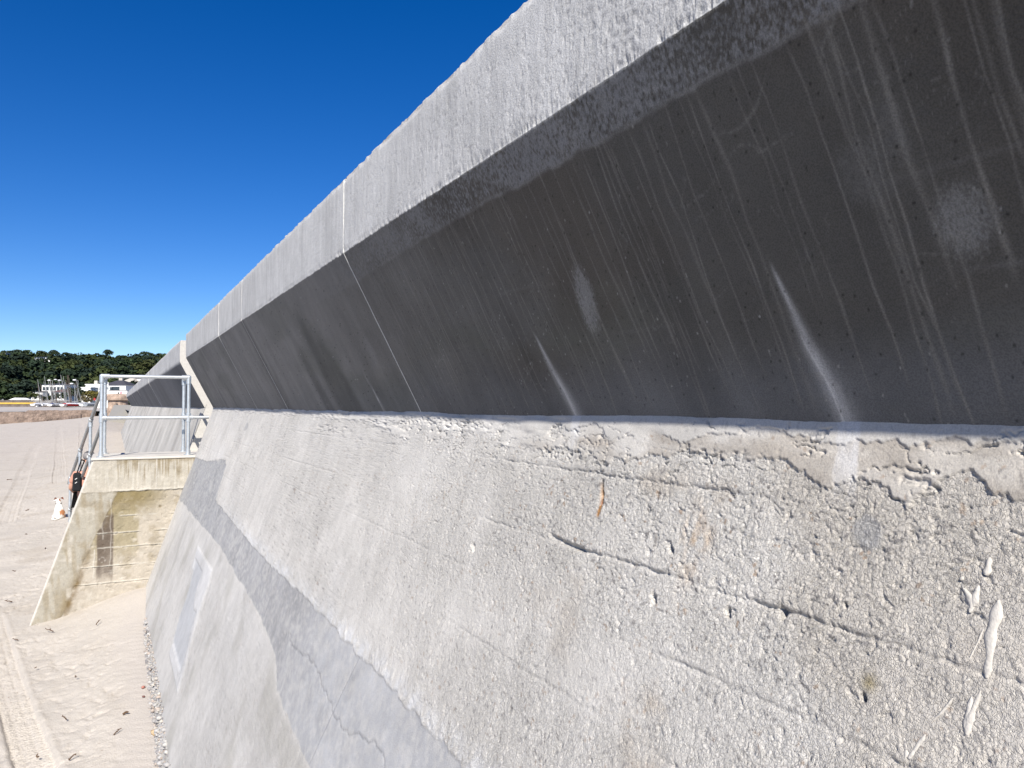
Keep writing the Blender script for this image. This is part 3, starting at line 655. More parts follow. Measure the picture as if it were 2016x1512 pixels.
fitting((XL_ + .03, YB, zr(HT)), [(0, -1, 0), (0, 0, -1)], guard, .09); fitting((XR_, YB, zr(HT)), [(0, -1, 0), (0, 0, -1)], guard, .09)
fitting((XL_ + .03, YB, zr(HM)), [(0, -1, 0), (0, 0, -1), (0, 0, 1)], guard, .06); fitting((XR_, YB, zr(HM)), [(0, -1, 0), (0, 0, -1), (0, 0, 1)], guard, .06)

hand = tag(empty('stair_handrail', (-.33, 13.45, EZ - 1.2)), 'sloping galvanised handrail with three posts down the seaward side of the steps', 'railing')
def rp(y, dz=0): t = y - 12.5; return Vector((-.12 - .209 * t, y, EZ + .37 - .643 * t + dz))
put(MB().tube(rp(12.53), rp(15.14), RT * 1.05), 'top_rail', M['galv_dark'], hand); put(MB().tube(rp(12.53, -.53), rp(15.06, -.53), RT * 1.05), 'middle_rail', M['galv_dark'], hand)
for y in (13.45, 14.22, 15.0):
    p = rp(y); q = rp(y, -1.12); q.x = p.x; 
    put(MB().tube(q, p, RT), 'post', M['galv'], hand)
    for dz in (0, -.53):
        f = MB(); c = p + Vector((0, 0, dz)); f.ball(c, RF * 1.05, 12, 8); f.tube(c - Vector((0, 0, .09)), c + Vector((0, 0, .03)), RF); f.tube(c, c + Vector((.209, -1, .643)).normalized() * .06, RF)
        put(f, 'tube_fitting', M['galv'], hand)

# ------------------------------------------------------------------ beach
def sand_h(X, Y):
    base = -2.86 + .0 * X
    A = np.interp(Y, [0, 5, 6.3, 7.2, 8.6, 10.3, 11.3, 12.0, 14, 18, 30, 75, 90], [.16, .16, .17, .21, .24, .32, .44, .46, .40, .45, .66, .66, .30])
    w = np.interp(Y, [0, 10, 11.5, 14, 30, 80], [.62, .75, .95, 1.2, 2.4, 4])
    d = np.clip(.38 - X, 0, None)
    base = base + A * np.exp(-(d / w) ** 1.5)
    base = base + ss(35, 150, Y) * np.clip(.83 + .074 * np.clip(X, -24, -2), -1.2, .6) * ss(1.5, -2, X)
    base = base - .5 * ss(-25, -70, X) - 1.6 * ss(-60, -200, X)
    return base
def sand():
    ys = [-12.]
    while ys[-1] < 240:
        y = ys[-1]; ys.append(y + (.5 if y < 4.5 else max(.0105, .0017 * y) if y < 30 else .006 * y))
    xs = [-.0]
    while xs[-1] > -2.2: xs.append(xs[-1] - .0125)
    while xs[-1] > -320: xs.append(xs[-1] - max(.02, .045 * (-xs[-1] - 1.9)))
    xs = sorted(xs + [i * .0125 for i in range(1, 57)] + [.9, 1.3])
    Y, X = np.meshgrid(np.array(ys), np.array(xs), indexing='ij')
    Z = sand_h(X, Y)
    nearwall = ss(-.05, .25, X + .10 * vn(Y / .4, X / .4, 1)) * ss(14, 11, Y)        # smooth wind-blown strip by the wall
    trod = 1 - .85 * nearwall
    Z = Z + .05 * fbm(X / 2.5, Y / 4.0, 3, 401) * ss(5, 12, Y) + .018 * fbm(X / .35, Y / .45, 3, 402) * trod
    dx = X + .05 * vn(X / .12, Y / .15, 3); dy = Y + .07 * vn(X / .12, Y / .15, 4)
    ft = fbm((dx * .8 + dy * .35) / .075, (dy * .9 - dx * .5) / .15, 3, 411, .55); busy = ss(-.45, .35, fbm(X / .9, Y / 1.3, 3, 412))
    Z = Z + (.010 * ft - .009 * ss(.15, .55, ft * -1)) * busy * trod
    Z = Z + .006 * fbm(X / .04, Y / .05, 3, 413) * trod
    # wind ripples by the wall
    Z = Z + .0012 * np.sin((Y + .8 * X + .05 * fbm(Y / .3, X / .2, 3, 7)) * 48) * nearwall * ss(-.2, .4, vn(Y / .5, X / .3, 8))
    # tyre track, lower left
    def track(xa, ya, xb, yb, half, depth):
        vx, vy = xb - xa, yb - ya; ln = math.hypot(vx, vy); vx /= ln; vy /= ln
        al = (X - xa) * vx + (Y - ya) * vy; ac = (X - xa) * vy - (Y - ya) * vx
        ac = ac + .02 * np.sin(al * .5)
        on = ss(half, half - .03, np.abs(ac)) * ss(-.4, 0, al) * ss(ln, ln - 1.5, al)
        keep = .55 + .45 * ss(-.2, .3, fbm(X / .5, Y / .7, 2, 421))
        lugs = np.maximum(0, np.sin(al * 2 * math.pi / .055 + 3 * np.abs(ac) / half)) ** 2
        grooves = np.exp(-((np.abs(ac) - half * .33) / .012) ** 2) + np.exp(-((np.abs(ac) - half * .8) / .012) ** 2) + .0 * ac
        r = depth * on * (-1 + .55 * lugs * keep) - .016 * on * grooves * (.5 + .5 * np.sin(al * 2 * math.pi / .055))
        r += .007 * np.exp(-((np.abs(ac) - half - .02) / .02) ** 2) * ss(-.4, 0, al) * ss(ln, ln - 1.5, al)
        return r
    Z = Z + track(-.30, 6.0, -1.52, 12.9, .15, .030)
    Z = Z + track(-.72, 6.0, -1.98, 13.0, .15, .032)
    for k, (xa, ya, xb, yb) in enumerate(((-2.3, 22, -4.6, 60), (-3.9, 24, -9.5, 75), (-1.6, 30, -6.0, 110), (-1.2, 40, -4., 120))):
        Z = Z + track(xa, ya, xb, yb, .22, .02) * (1.0 if k else 1.3)
    C = np.empty(X.shape + (3,)); C[:] = (.455, .417, .366)
    C = C * (1 + .07 * fbm(X / 1.2, Y / 1.8, 4, 431))[..., None]
    C = mixc(C, (.44, .402, .362), nearwall * .7)
    C = mixc(C, (.375, .33, .272), ss(.1, .6, fbm(X / .6, Y / .9, 4, 432)) * trod * .5)
    C = mixc(C, (.44, .398, .355), ss(25, 60, Y) * .6)
    sp = ss(.09, .03, worley(X / .06, Y / .06, 441)[0]) * ss(.0, .5, fbm(X / .4, Y / .5, 3, 442)); C = mixc(C, (.20, .15, .11), sp * trod * .8)
    o = link('sand', grid_mesh('sand', np.stack([X, Y, Z + EZ], -1), C, flip=True), M['sand'])
    return tag(o, 'pale beach sand with footprints and tyre tracks', None, None, 'structure')
sand()
me = poly_mesh('sea', [(-9000, -9000, -1.55), (9000, -9000, -1.55), (9000, 9000, -1.55), (-9000, 9000, -1.55)], [(0, 1, 2, 3)]); tag(link('sea', me, M['sea']), kind='structure')
me = poly_mesh('promenade', [(1.60, -40, EZ - .70), (60, -40, EZ - .70), (60, 150, EZ - .70), (1.60, 150, EZ - .70)], [(0, 1, 2, 3)]); tag(link('promenade', me, M['asphalt']), kind='structure')

# shingle collected at the toe of the wall
def icos(r, sub=1):
    bm = bmesh.new(); bmesh.ops.create_icosphere(bm, subdivisions=sub, radius=r); V = np.array([v.co[:] for v in bm.verts]); F = [[v.index for v in f.verts] for f in bm.faces]; bm.free(); return V, F
iv, ifc = icos(1, 1)
def pebbles(n, fn, name):
    V = []; F = []; C = []
    for k in range(n):
        p, r = fn(); b = len(V)
        sc = np.array([random.uniform(.7, 1.2), random.uniform(.8, 1.4), random.uniform(.5, .8)]) * r
        a = random.uniform(0, 6.28); ca, sa = math.cos(a), math.sin(a)
        jit = 1 + np.array([random.uniform(-.15, .15) for _ in range(len(iv))])
        W = iv * jit[:, None] * sc; W = np.stack([W[:, 0] * ca - W[:, 1] * sa, W[:, 0] * sa + W[:, 1] * ca, W[:, 2]], -1) + p
        V += W.tolist(); F += [[i + b for i in f] for f in ifc]
        g = random.choice([(.38, .37, .35), (.36, .35, .34), (.30, .29, .28), (.40, .37, .33), (.34, .29, .25), (.22, .21, .21)]); g = np.array(g) * random.uniform(.85, 1.15)
        C += [g.tolist()] * len(iv)
    return link(name, poly_mesh(name, V, F, True, C), M['pebble'])
def toe():
    y = 4.6 + 5.6 * random.random() ** 1.1
    u = random.random() ** 1.3; up = (.01 + .20 * u * u) * np.interp(y, [4.6, 8.5, 10.2], [1.15, .8, .25])
    z = float(sand_h(np.array(.36), np.array(y))) + up - .03
    r = random.uniform(.005, .013) if random.random() < .9 else random.uniform(.014, .026)
    return np.array([xbat(z) - r * .45, y, z + EZ]), r
tag(pebbles(2600, toe, 'shingle'), 'strip of small shingle caught along the foot of the sea wall', 'shingle', None, 'stuff')

# stones and scraps of dry weed lying on the sand
def ground(x, y): return EZ + float(sand_h(np.array(x), np.array(y)))
def weed(x, y, L_, label, curl=.6, th=.007):
    th *= .8; L_ *= .75
    o = empty('seaweed_scrap', (x, y, ground(x, y) + .003)); bpy.data.objects.remove(o)
    mb = MB(); a = random.uniform(0, 6.28); p = Vector((0, 0, .006)); pts = [p.copy()]
    for i in range(6):
        a += random.uniform(-curl, curl); p = p + Vector((math.cos(a) * L_ / 6, math.sin(a) * L_ / 6, random.uniform(-.004, .012))); pts.append(p.copy())
    for i in range(6): mb.tube(pts[i], pts[i + 1], th * (1 - i * .08), th * (1 - (i + 1) * .08), n=6)
    for i in range(3):
        c = pts[random.randint(1, 5)]; d = Vector((random.uniform(-1, 1), random.uniform(-1, 1), .3)).normalized() * L_ * .25; mb.tube(c, c + d, th * .7, th * .3, n=5)
    o = mb.build('seaweed_scrap', M['weed']); o.location = (x, y, ground(x, y) + .002)
    return tag(o, label, 'seaweed', 'scraps of dry seaweed on the sand')
weed(.100, 7.55, .075, 'largest black weed scrap on smooth sand beside the wall foot', th=.013)
weed(.03, 7.18, .10, 'thin pointed weed sliver near the wall foot, nearest the camera', .2, .007)
weed(-.62, 10.9, .17, 'long curled brown weed strand in front of the stair block', .9, .008)
weed(-.16, 10.6, .09, 'small weed scrap close below the right foot of the stair block', .5, .008)
for (x, y, L_, th, lab) in ((-.28, 7.0, .07, .008, 'small weed scrap nearest the camera on the trodden sand'), (-.50, 7.25, .06, .008, 'small weed scrap lying on the tyre track at the lower left'), (-.34, 7.9, .06, .007, 'small weed scrap on trodden sand left of the largest black one'),
                            (-.30, 9.0, .07, .006, 'small weed scrap midway between the black scrap and the stair block'), (-.72, 9.7, .06, .006, 'small weed scrap beside the tyre track, left of the curled strand'), (-.98, 10.9, .08, .007, 'small weed scrap off the left foot of the stair block'),
                            (-1.25, 13.0, .14, .011, 'weed scrap on open sand nearest the left side of the stair block'), (-1.4, 15.2, .14, .011, 'weed scrap on open sand below and left of the dog'), (-1.12, 17.0, .13, .011, 'weed scrap on the sand close below the dog'),
                            (-1.6, 19.2, .14, .012, 'weed scrap on the sand straight left of the dog'), (-2.0, 23.5, .18, .014, 'weed scrap on the sand above and left of the dog'), (-3.5, 34., .30, .02, 'farthest weed scrap, by the left edge of the picture')):
    weed(x, y, L_, lab, .8, th)
def stone(x, y, r, rgb, label):
    V = iv * (1 + .2 * np.array([random.uniform(-1, 1) for _ in iv]))[:, None] * np.array([r, r * 1.3, r * .7])
    o = link('stone', poly_mesh('stone', V, ifc, True), surf('stone', rgb, nscale=50, nvar=.3)); o.location = (x, y, ground(x, y) + r * .3); o.rotation_euler.z = random.uniform(0, 6)
    return tag(o, label, 'stone')
stone(.33, 6.95, .038, (.42, .31, .19), 'largest tan stone lodged among the shingle at the wall foot')
stone(.275, 8.05, .02, (.34, .15, .12), 'reddish pebble on smooth sand next to the shingle')
stone(.27, 7.82, .013, (.16, .08, .07), 'small dark red pebble just nearer than the reddish one')

# ------------------------------------------------------------------ person sitting on the steps, bag, dog
def skin_mesh(name, joints, edges, mat, parent=None, sub=2, root=0):
    me = bpy.data.meshes.new(name); me.from_pydata([j[0] for j in joints], edges, []); me.update()
    o = link(name, me, mat, parent)
    sk = o.modifiers.new('skin', 'SKIN'); sk.use_smooth_shade = True
    for i, j in enumerate(joints):
        v = me.skin_vertices[0].data[i]; r = j[1]; v.radius = r if isinstance(r, tuple) else (r, r); v.use_root = (i == root)
    sm = o.modifiers.new('subsurf', 'SUBSURF'); sm.levels = sub; sm.render_levels = sub
    return o
PX, PY, PZ = -.35, 14.1, EZ - 1.594
person = tag(empty('person', (PX, PY, PZ)), 'person in salmon top and grey cap sitting on the steps behind the handrail', 'person')
# local frame: +y is the way the person faces (down the steps), z up, seat at 0
J = [((0, 0, .10), (.155, .115)), ((0, .02, .30), (.145, .105)), ((0, .05, .46), (.165, .105)), ((0, .06, .545), (.075, .07)), ((0, .08, .60), (.055, .055)), ((0, .10, .66), (.062, .075)), ((0, .11, .76), (.07, .085)), ((0, .105, .82), (.045, .055)),
     ((-.17, .05, .49), .058), ((-.25, .12, .27), .045), ((-.17, .33, .16), .036), ((-.13, .40, .15), .026),
     ((.17, .05, .49), .058), ((.25, .12, .27), .045), ((.17, .33, .16), .036), ((.13, .40, .15), .026),
     ((-.09, .10, .08), .088), ((-.12, .46, .10), .062), ((-.11, .50, -.30), .045), ((-.11, .58, -.34), .035),
     ((.09, .10, .08), .088), ((.12, .46, .10), .062), ((.11, .50, -.30), .045), ((.11, .58, -.34), .035)]
E_ = [(0, 1), (1, 2), (2, 3), (3, 4), (4, 5), (5, 6), (6, 7), (2, 8), (8, 9), (9, 10), (10, 11), (2, 12), (12, 13), (13, 14), (14, 15), (0, 16), (16, 17), (17, 18), (18, 19), (0, 20), (20, 21), (21, 22), (22, 23)]
skin_mesh('body', J, E_, M['skin'], person)
skin_mesh('shirt', [((0, 0, .06), (.175, .135)), ((0, .02, .30), (.165, .125)), ((0, .05, .46), (.185, .122)), ((0, .06, .53), (.10, .09)), ((-.18, .055, .485), .073), ((-.235, .105, .34), .062), ((.18, .055, .485), .073), ((.235, .105, .34), .062)], [(0, 1), (1, 2), (2, 3), (2, 4), (4, 5), (2, 6), (6, 7)], M['salmon'], person)
skin_mesh('shorts', [((0, .02, .06), (.17, .13)), ((-.09, .12, .085), .105), ((-.115, .38, .10), .085), ((.09, .12, .085), .105), ((.115, .38, .10), .085)], [(0, 1), (1, 2), (0, 3), (3, 4)], M['blackcloth'], person)
cp = MB(); cp.ball((0, .105, .775), .105, 14, 8, (.86, 1, .78)); cp.add([(-.07, .18, .775), (.07, .18, .775), (.06, .27, .755), (-.06, .27, .755), (-.07, .18, .783), (.07, .18, .783), (.06, .27, .763), (-.06, .27, .763)], [(3, 2, 1, 0), (4, 5, 6, 7), (0, 1, 5, 4), (1, 2, 6, 5), (2, 3, 7, 6), (3, 0, 4, 7)])
cp.build('cap', M['greycloth'], person); MB().box(-.03, .02, -.004, .006, .755, .79).build('cap_patch', M['white'], person)
fc = MB(); fc.ball((0, .195, .70), .014, 8, 5, (1, 1.2, 1.3)); fc.build('nose', M['skin'], person)
for sx in (-1, 1):
    MB().ball((sx * .072, .11, .71), .024, 8, 5, (.4, .8, 1.2)).build('ear', M['skin'], person)
    MB().ball((sx * .028, .182, .725), .009, 8, 5).build('eye', M['blackcloth'], person)
    for k in range(4):
        skin_mesh('finger', [((sx * (.13 - .011 * k), .40, .148), .009), ((sx * (.122 - .011 * k), .44 + .006 * (k % 2), .142), .0085), ((sx * (.118 - .011 * k), .465, .122), .0075)], [(0, 1), (1, 2)], M['skin'], person, 1)
    skin_mesh('thumb', [((sx * .105, .385, .15), .010), ((sx * .082, .405, .14), .009), ((sx * .074, .425, .128), .008)], [(0, 1), (1, 2)], M['skin'], person, 1)
MB().box(-.04, .04, .185, .19, .655, .661).build('mouth', M['salmon'], person)

bag = tag(empty('bag', (-.515, 14.04, EZ - 1.36)), 'black bag with pale marks slung at the side of the seated person', 'bag')
bb = MB(); bb.hexa([(-.06, -.07, 0), (.07, -.07, 0), (.07, .09, 0), (-.06, .09, 0), (-.05, -.06, .29), (.06, -.06, .29), (.06, .07, .29), (-.05, .07, .29)]); bevel(bb.build('body', M['blackcloth'], bag), .03, 3)
for zz in (.13, .19): MB().tube((-.02, -.066, zz), (.01, -.066, zz + .02), .005, n=8).build('stripe', M['white'], bag)
MB().path([(0, 0, .27), (.04, .03, .42), (.06, .07, .49), (.10, .15, .47), (.03, .12, .27)], .010, 8).build('strap', M['blackcloth'], bag)

# sitting dog, seen from behind
DX, DY = -1.09, 20.6
dog = tag(empty('dog', (DX, DY, ground(DX, DY)), math.radians(12)), 'white and tan dog sitting on the sand beyond the stair block', 'dog')
dog.scale = (.86, .86, .86)
DJ = [((0, -.02, .10), (.115, .10)), ((0, .03, .22), (.12, .115)), ((0, .10, .34), (.10, .11)), ((0, .13, .44), (.06, .065)), ((-.01, .15, .52), (.07, .072)), ((-.05, .20, .515), (.045, .04)), ((-.10, .25, .50), (.026, .025)),
      ((-.06, .14, .26), .045), ((-.065, .16, .13), .03), ((-.065, .17, .02), .026), ((-.065, .21, .012), .024),
      ((.06, .14, .26), .045), ((.065, .16, .13), .03), ((.065, .17, .02), .026), ((.065, .21, .012), .024),
      ((-.10, .02, .11), .062), ((-.125, .13, .10), .045), ((-.125, .04, .03), .03), ((-.125, .15, .015), .024),
      ((.10, .02, .11), .062), ((.125, .13, .10), .045), ((.125, .04, .03), .03), ((.125, .15, .015), .024),
      ((-.03, -.13, .05), .024), ((-.13, -.19, .04), .02), ((-.22, -.18, .07), .014)]
DE = [(0, 1), (1, 2), (2, 3), (3, 4), (4, 5), (5, 6), (2, 7), (7, 8), (8, 9), (9, 10), (2, 11), (11, 12), (12, 13), (13, 14), (0, 15), (15, 16), (16, 17), (17, 18), (0, 19), (19, 20), (20, 21), (21, 22), (0, 23), (23, 24), (24, 25)]
d_o = skin_mesh('body', DJ, DE, M['fur'], dog)
dg = bpy.context.evaluated_depsgraph_get(); me2 = bpy.data.meshes.new_from_object(d_o.evaluated_get(dg)); d_o.modifiers.clear(); d_o.data = me2
co = np.empty(len(me2.vertices) * 3); me2.vertices.foreach_get('co', co); co = co.reshape(-1, 3)
cc = np.empty((len(co), 3)); cc[:] = (.66, .63, .58)
cc[np.hypot(co[:, 0] - .055, co[:, 2] - .20) < .075] = (.36, .16, .07); cc[(co[:, 2] > .50) & (co[:, 0] > .0)] = (.30, .10, .045); cc[(co[:, 0] < -.115) & (co[:, 2] > .3)] = (.03, .02, .02); cc[(co[:, 0] > .10) & (co[:, 2] < .14)] = (.40, .2, .1)
set_col(me2, cc); me2.materials.clear(); me2.materials.append(M['fur'])
for sx, c in ((-1, 'red'), (1, 'red')):
    e = MB(); e.add([(sx * .03, .13, .57), (sx * .075, .14, .55), (sx * .06, .165, .555), (sx * .095, .13, .60), (sx * .12, .12, .52)], [(0, 1, 3), (1, 2, 3), (2, 0, 3), (1, 4, 3), (2, 4, 1), (3, 4, 2)]); e.build('ear', surf('ear_fur', (.16, .055, .03), nscale=20, nvar=.1), dog)
cl = MB(); [cl.tube((.066 * math.cos(a), .125 + .066 * math.sin(a), .43), (.066 * math.cos(a + .42), .125 + .066 * math.sin(a + .42), .43), .012, n=6) for a in np.arange(0, 6.28, .42)]; cl.build('collar', M['blackcloth'], dog)

# ------------------------------------------------------------------ far shore: slip wall, apron, hill
def at(u, v, D):
    X = (u - 225) * D / 1703.; return Vector((X, (D - .4586 * X) / .8886, EZ + (798 - v) * D / 1514.))
def strip_wall(name, pts, z0, tops, th, mat, label, cat):
    o_ = []
    V = []; F = []
    n = len(pts)
    for i, (x, y) in enumerate(pts):
        zt = tops[i] + random.uniform(-.06, .06); V += [(x, y, z0), (x, y, zt), (x + .2 * th, y + th, zt), (x + .2 * th, y + th, z0)]
    for i in range(n - 1):
        a = 4 * i; b_ = a + 4
        for q in range(3): F.append((a + q, b_ + q, b_ + q + 1, a + q + 1))
    F += [(0, 1, 2, 3), (4 * n - 1, 4 * n - 2, 4 * n - 3, 4 * n - 4)]
    return tag(link(name, poly_mesh(name, V, F), mat), label, cat)
def lerp_pts(a, b, n): return [(a[0] + (b[0] - a[0]) * i / n, a[1] + (b[1] - a[1]) * i / n) for i in range(n + 1)]
wp = lerp_pts((-75, 148), (-21, 161), 24)[:-1] + lerp_pts((-21, 161), (-3.4, 173), 30)
strip_wall('slip_wall', wp, -1.5, [EZ - 1.22 + (.28 if p[0] > -14 else 0) for p in wp], 1.2, M['granite'], 'long low brown granite slip wall across the far end of the beach', 'wall')
rpts = lerp_pts((-14.0, 157.5), (-5.6, 166), 26)
strip_wall('ramp_wall', rpts, -1.5, [-.25 + 1.45 * i / 26 for i in range(27)], .8, M['granite'], 'sloping brown granite ramp edge in front of the slip wall', 'wall')
def terrain():
    front = [(-420, 140)] + [(x + .6, y + .6) for x, y in wp] + [(1.5, 174), (1.62, 150.02), (60, 150.02), (420, 150.02)]
    n = len(front); rows = 14; P = np.empty((rows, n, 3))
    for i, (x, y) in enumerate(front):
        xb = np.interp(x, [-420, -75, -4.6, 1.5, 60, 420], [-420, -120, -30, 0, 80, 420])
        for j in range(rows):
            t = j / (rows - 1); yy = y + (300 - y) * t; P[j, i] = (x + (xb - x) * t, yy, EZ - 1.15 + .75 * float(ss(170, 250, np.array(yy))) if x < 1.0 else EZ - .72 + .3 * t)
    tag(link('apron', grid_mesh('apron', P), M['apron']), kind='structure')
    ys = np.linspace(292, 1100, 60); xs = np.linspace(-420, 420, 90); Y, X = np.meshgrid(ys, xs, indexing='ij')
    Z = EZ - .45 + 27 * ss(300, 640, Y + .15 * X) + 2.5 * fbm(X / 60, Y / 70, 3, 501) * ss(300, 450, Y)
    tag(link('hill', grid_mesh('hill', np.stack([X, Y, Z], -1), flip=True), M['hillmat']), kind='structure')
terrain()
def hill_z(x, y): return EZ - .4 + 27 * float(ss(300, 640, np.array(y + .15 * x)))

# foliage -----------------------------------------------------------
def crown_arrays(R, n, card, rs, shade, blobs=9):
    """leaf cards on the shell of several lobes -> vertices, quads, colours"""
    lob = [(np.array([rs.uniform(-.6, .6), rs.uniform(-.6, .6), rs.uniform(-.25, .55)]) * R, rs.uniform(.35, .6) * R) for _ in range(blobs)]
    V = np.empty((n, 4, 3)); C = np.empty((n, 4, 3))
    for i in range(n):
        c, r = lob[rs.randint(blobs)]
        d = rs.normal(size=3); d /= np.linalg.norm(d); d[2] = abs(d[2]) if rs.rand() < .75 else d[2]
        p = c + d * r * rs.uniform(.8, 1.05); nrm = d + rs.normal(size=3) * .55; nrm /= np.linalg.norm(nrm)
        a = np.cross(nrm, rs.normal(size=3)); a /= np.linalg.norm(a); b = np.cross(nrm, a); s = card * rs.uniform(.6, 1.3)
        V[i] = [p - a * s, p + b * s * .6, p + a * s, p - b * s * .6]; C[i] = np.array(shade) * rs.uniform(.78, 1.2)
    return V.reshape(-1, 3), C.reshape(-1, 3)
def cards_mesh(name, V, C):
    n = len(V) // 4; me = bpy.data.meshes.new(name); me.vertices.add(len(V)); me.vertices.foreach_set('co', V.reshape(-1).astype(np.float32))
    me.loops.add(4 * n); me.loops.foreach_set('vertex_index', np.arange(4 * n, dtype=np.int32)); me.polygons.add(n)
    me.polygons.foreach_set('loop_start', np.arange(0, 4 * n, 4, dtype=np.int32)); me.polygons.foreach_set('loop_total', np.full(n, 4, np.int32)); me.update(calc_edges=True); set_col(me, C); return me
GREENS = [(.022, .036, .022), (.026, .04, .018), (.036, .048, .017), (.020, .032, .022), (.042, .052, .019)]
_OLD = [(.030, .046, .020), (.036, .052, .018), (.048, .062, .020), (.026, .040, .024), (.055, .066, .022)]
rs = np.random.RandomState(5)
protos = [crown_arrays(1, 420, .17, rs, (1, 1, 1)) for _ in range(5)]
WV = []; WC = []
for k in range(620):
    y = rs.uniform(318, 640); x = rs.uniform(-150, 110)
    R = rs.uniform(4.5, 7.5); V, C = protos[rs.randint(5)]
    a = rs.uniform(0, 6.28); ca, sa = math.cos(a), math.sin(a); W = np.stack([V[:, 0] * ca - V[:, 1] * sa, V[:, 0] * sa + V[:, 1] * ca, V[:, 2] * .85], -1) * R
    W += (x, y, hill_z(x, y) + 2.2 + R * .3); WV.append(W); WC.append(C * np.array(GREENS[rs.randint(5)]) * rs.uniform(.75, 1.2))
tag(link('wood', cards_mesh('wood', np.concatenate(WV), np.concatenate(WC)), M['leaf']), 'dense dark green wood covering the hillside', 'wood', None, 'stuff')
def tree(x, y, h, R, shade, label, cat='tree', name='tree', z=None, group=None, n=700):
    z = hill_z(x, y) if z is None else z
    t = tag(empty(name, (x, y, z)), label, cat, group)
    tr = MB(); tr.tube((0, 0, -.5), (.2, 0, h * .55), R * .07, R * .045, n=7)
    for k in range(4): a = k * 1.7; tr.tube((.15, 0, h * .42), (math.cos(a) * R * .5, math.sin(a) * R * .5, h * .75), R * .035, R * .015, n=5)
    tr.build('trunk', M['bark'], t)
    V, C = crown_arrays(R, n, R * .13, rs, shade); V = V * (1, 1, .72); V[:, 2] += h - R * .62
    link('crown', cards_mesh('crown', V, C), M['leaf'], t); return t
for (u, v, D, R, lab) in ((14, 690, 560, 5.5, 'dark bushy tree on the skyline at the left edge of the wood'), (42, 689, 560, 5.0, 'domed skyline tree right of the white hilltop house'), (84, 691, 565, 5.2, 'rounded skyline tree above the pair of pale hillside houses'), (106, 690, 565, 4.6, 'skyline tree just right of the pale hillside houses'),
                          (130, 694, 560, 4.2, 'low skyline tree left of the dip in the ridge'), (210, 689, 560, 4.2, 'tallest domed tree alone on the ridge above the guard rail'), (286, 693, 555, 5.4, 'broad dark ridge tree close to the end of the sea wall'), (318, 697, 555, 4.0, 'last ridge tree beside the sea wall parapet')):
    p = at(u, v, D); gz = hill_z(p.x, p.y); tree(p.x, p.y, max(6, p.z - gz), R, (.030, .044, .022), lab, z=gz)
for (u, v, D, R, sh, lab) in ((278, 706, 420, 8, (.050, .058, .022), 'olive green tree on the slope behind the guard rail top'), (283, 729, 400, 5, (.07, .09, .025), 'small bright green tree low on the slope behind the parapet')):
    p = at(u, v, D); gz = hill_z(p.x, p.y) - 1; tree(p.x, p.y, max(7, p.z - gz), R, sh, lab, z=gz, n=1100)
def bush(u, v0, v1, D, R, sh, lab):
    p = at(u, v1, D); h = (v1 - v0) * D / 1514.
    t = tag(empty('bush', (p.x, p.y, p.z)), lab, 'bush')
    V, C = crown_arrays(R, 420, R * .16, rs, sh); V = V * (1, 1, h / (1.7 * R)); V[:, 2] += h * .45; link('crown', cards_mesh('crown', V, C), M['leaf'], t)
    st = MB(); [st.tube((0, 0, -.3), (math.cos(k * 2.1) * R * .4, math.sin(k * 2.1) * R * .4, h * .5), .06, .03, n=5) for k in range(3)]; st.build('stem', M['bark'], t)
for a in ((66, 772, 788, 262, 2.2, (.05, .06, .02), 'dark hedge bush below the left wing of the white house'), (40, 776, 787, 262, 2.4, (.045, .06, .02), 'low bush behind the white gable at the far left'), (12, 776, 788, 262, 2.6, (.04, .06, .025), 'green bush by the shed at the left edge'), (95, 778, 792, 245, 2.6, (.035, .045, .02), 'dark bush behind the left masts'), (120, 774, 790, 246, 2.8, (.03, .04, .02), 'dark bush behind the middle masts'), (150, 765, 790, 250, 3.4, (.028, .04, .02), 'tall dark bush behind the right masts'),
          (178, 770, 790, 240, 2.4, (.10, .085, .02), 'yellowish bush right of the boats'), (188, 772, 790, 238, 1.8, (.09, .08, .025), 'yellowish bush close to the handrail'), (170, 780, 796, 232, 2.0, (.12, .10, .05), 'dry straw coloured bush above the right end of the boats')): bush(*a)

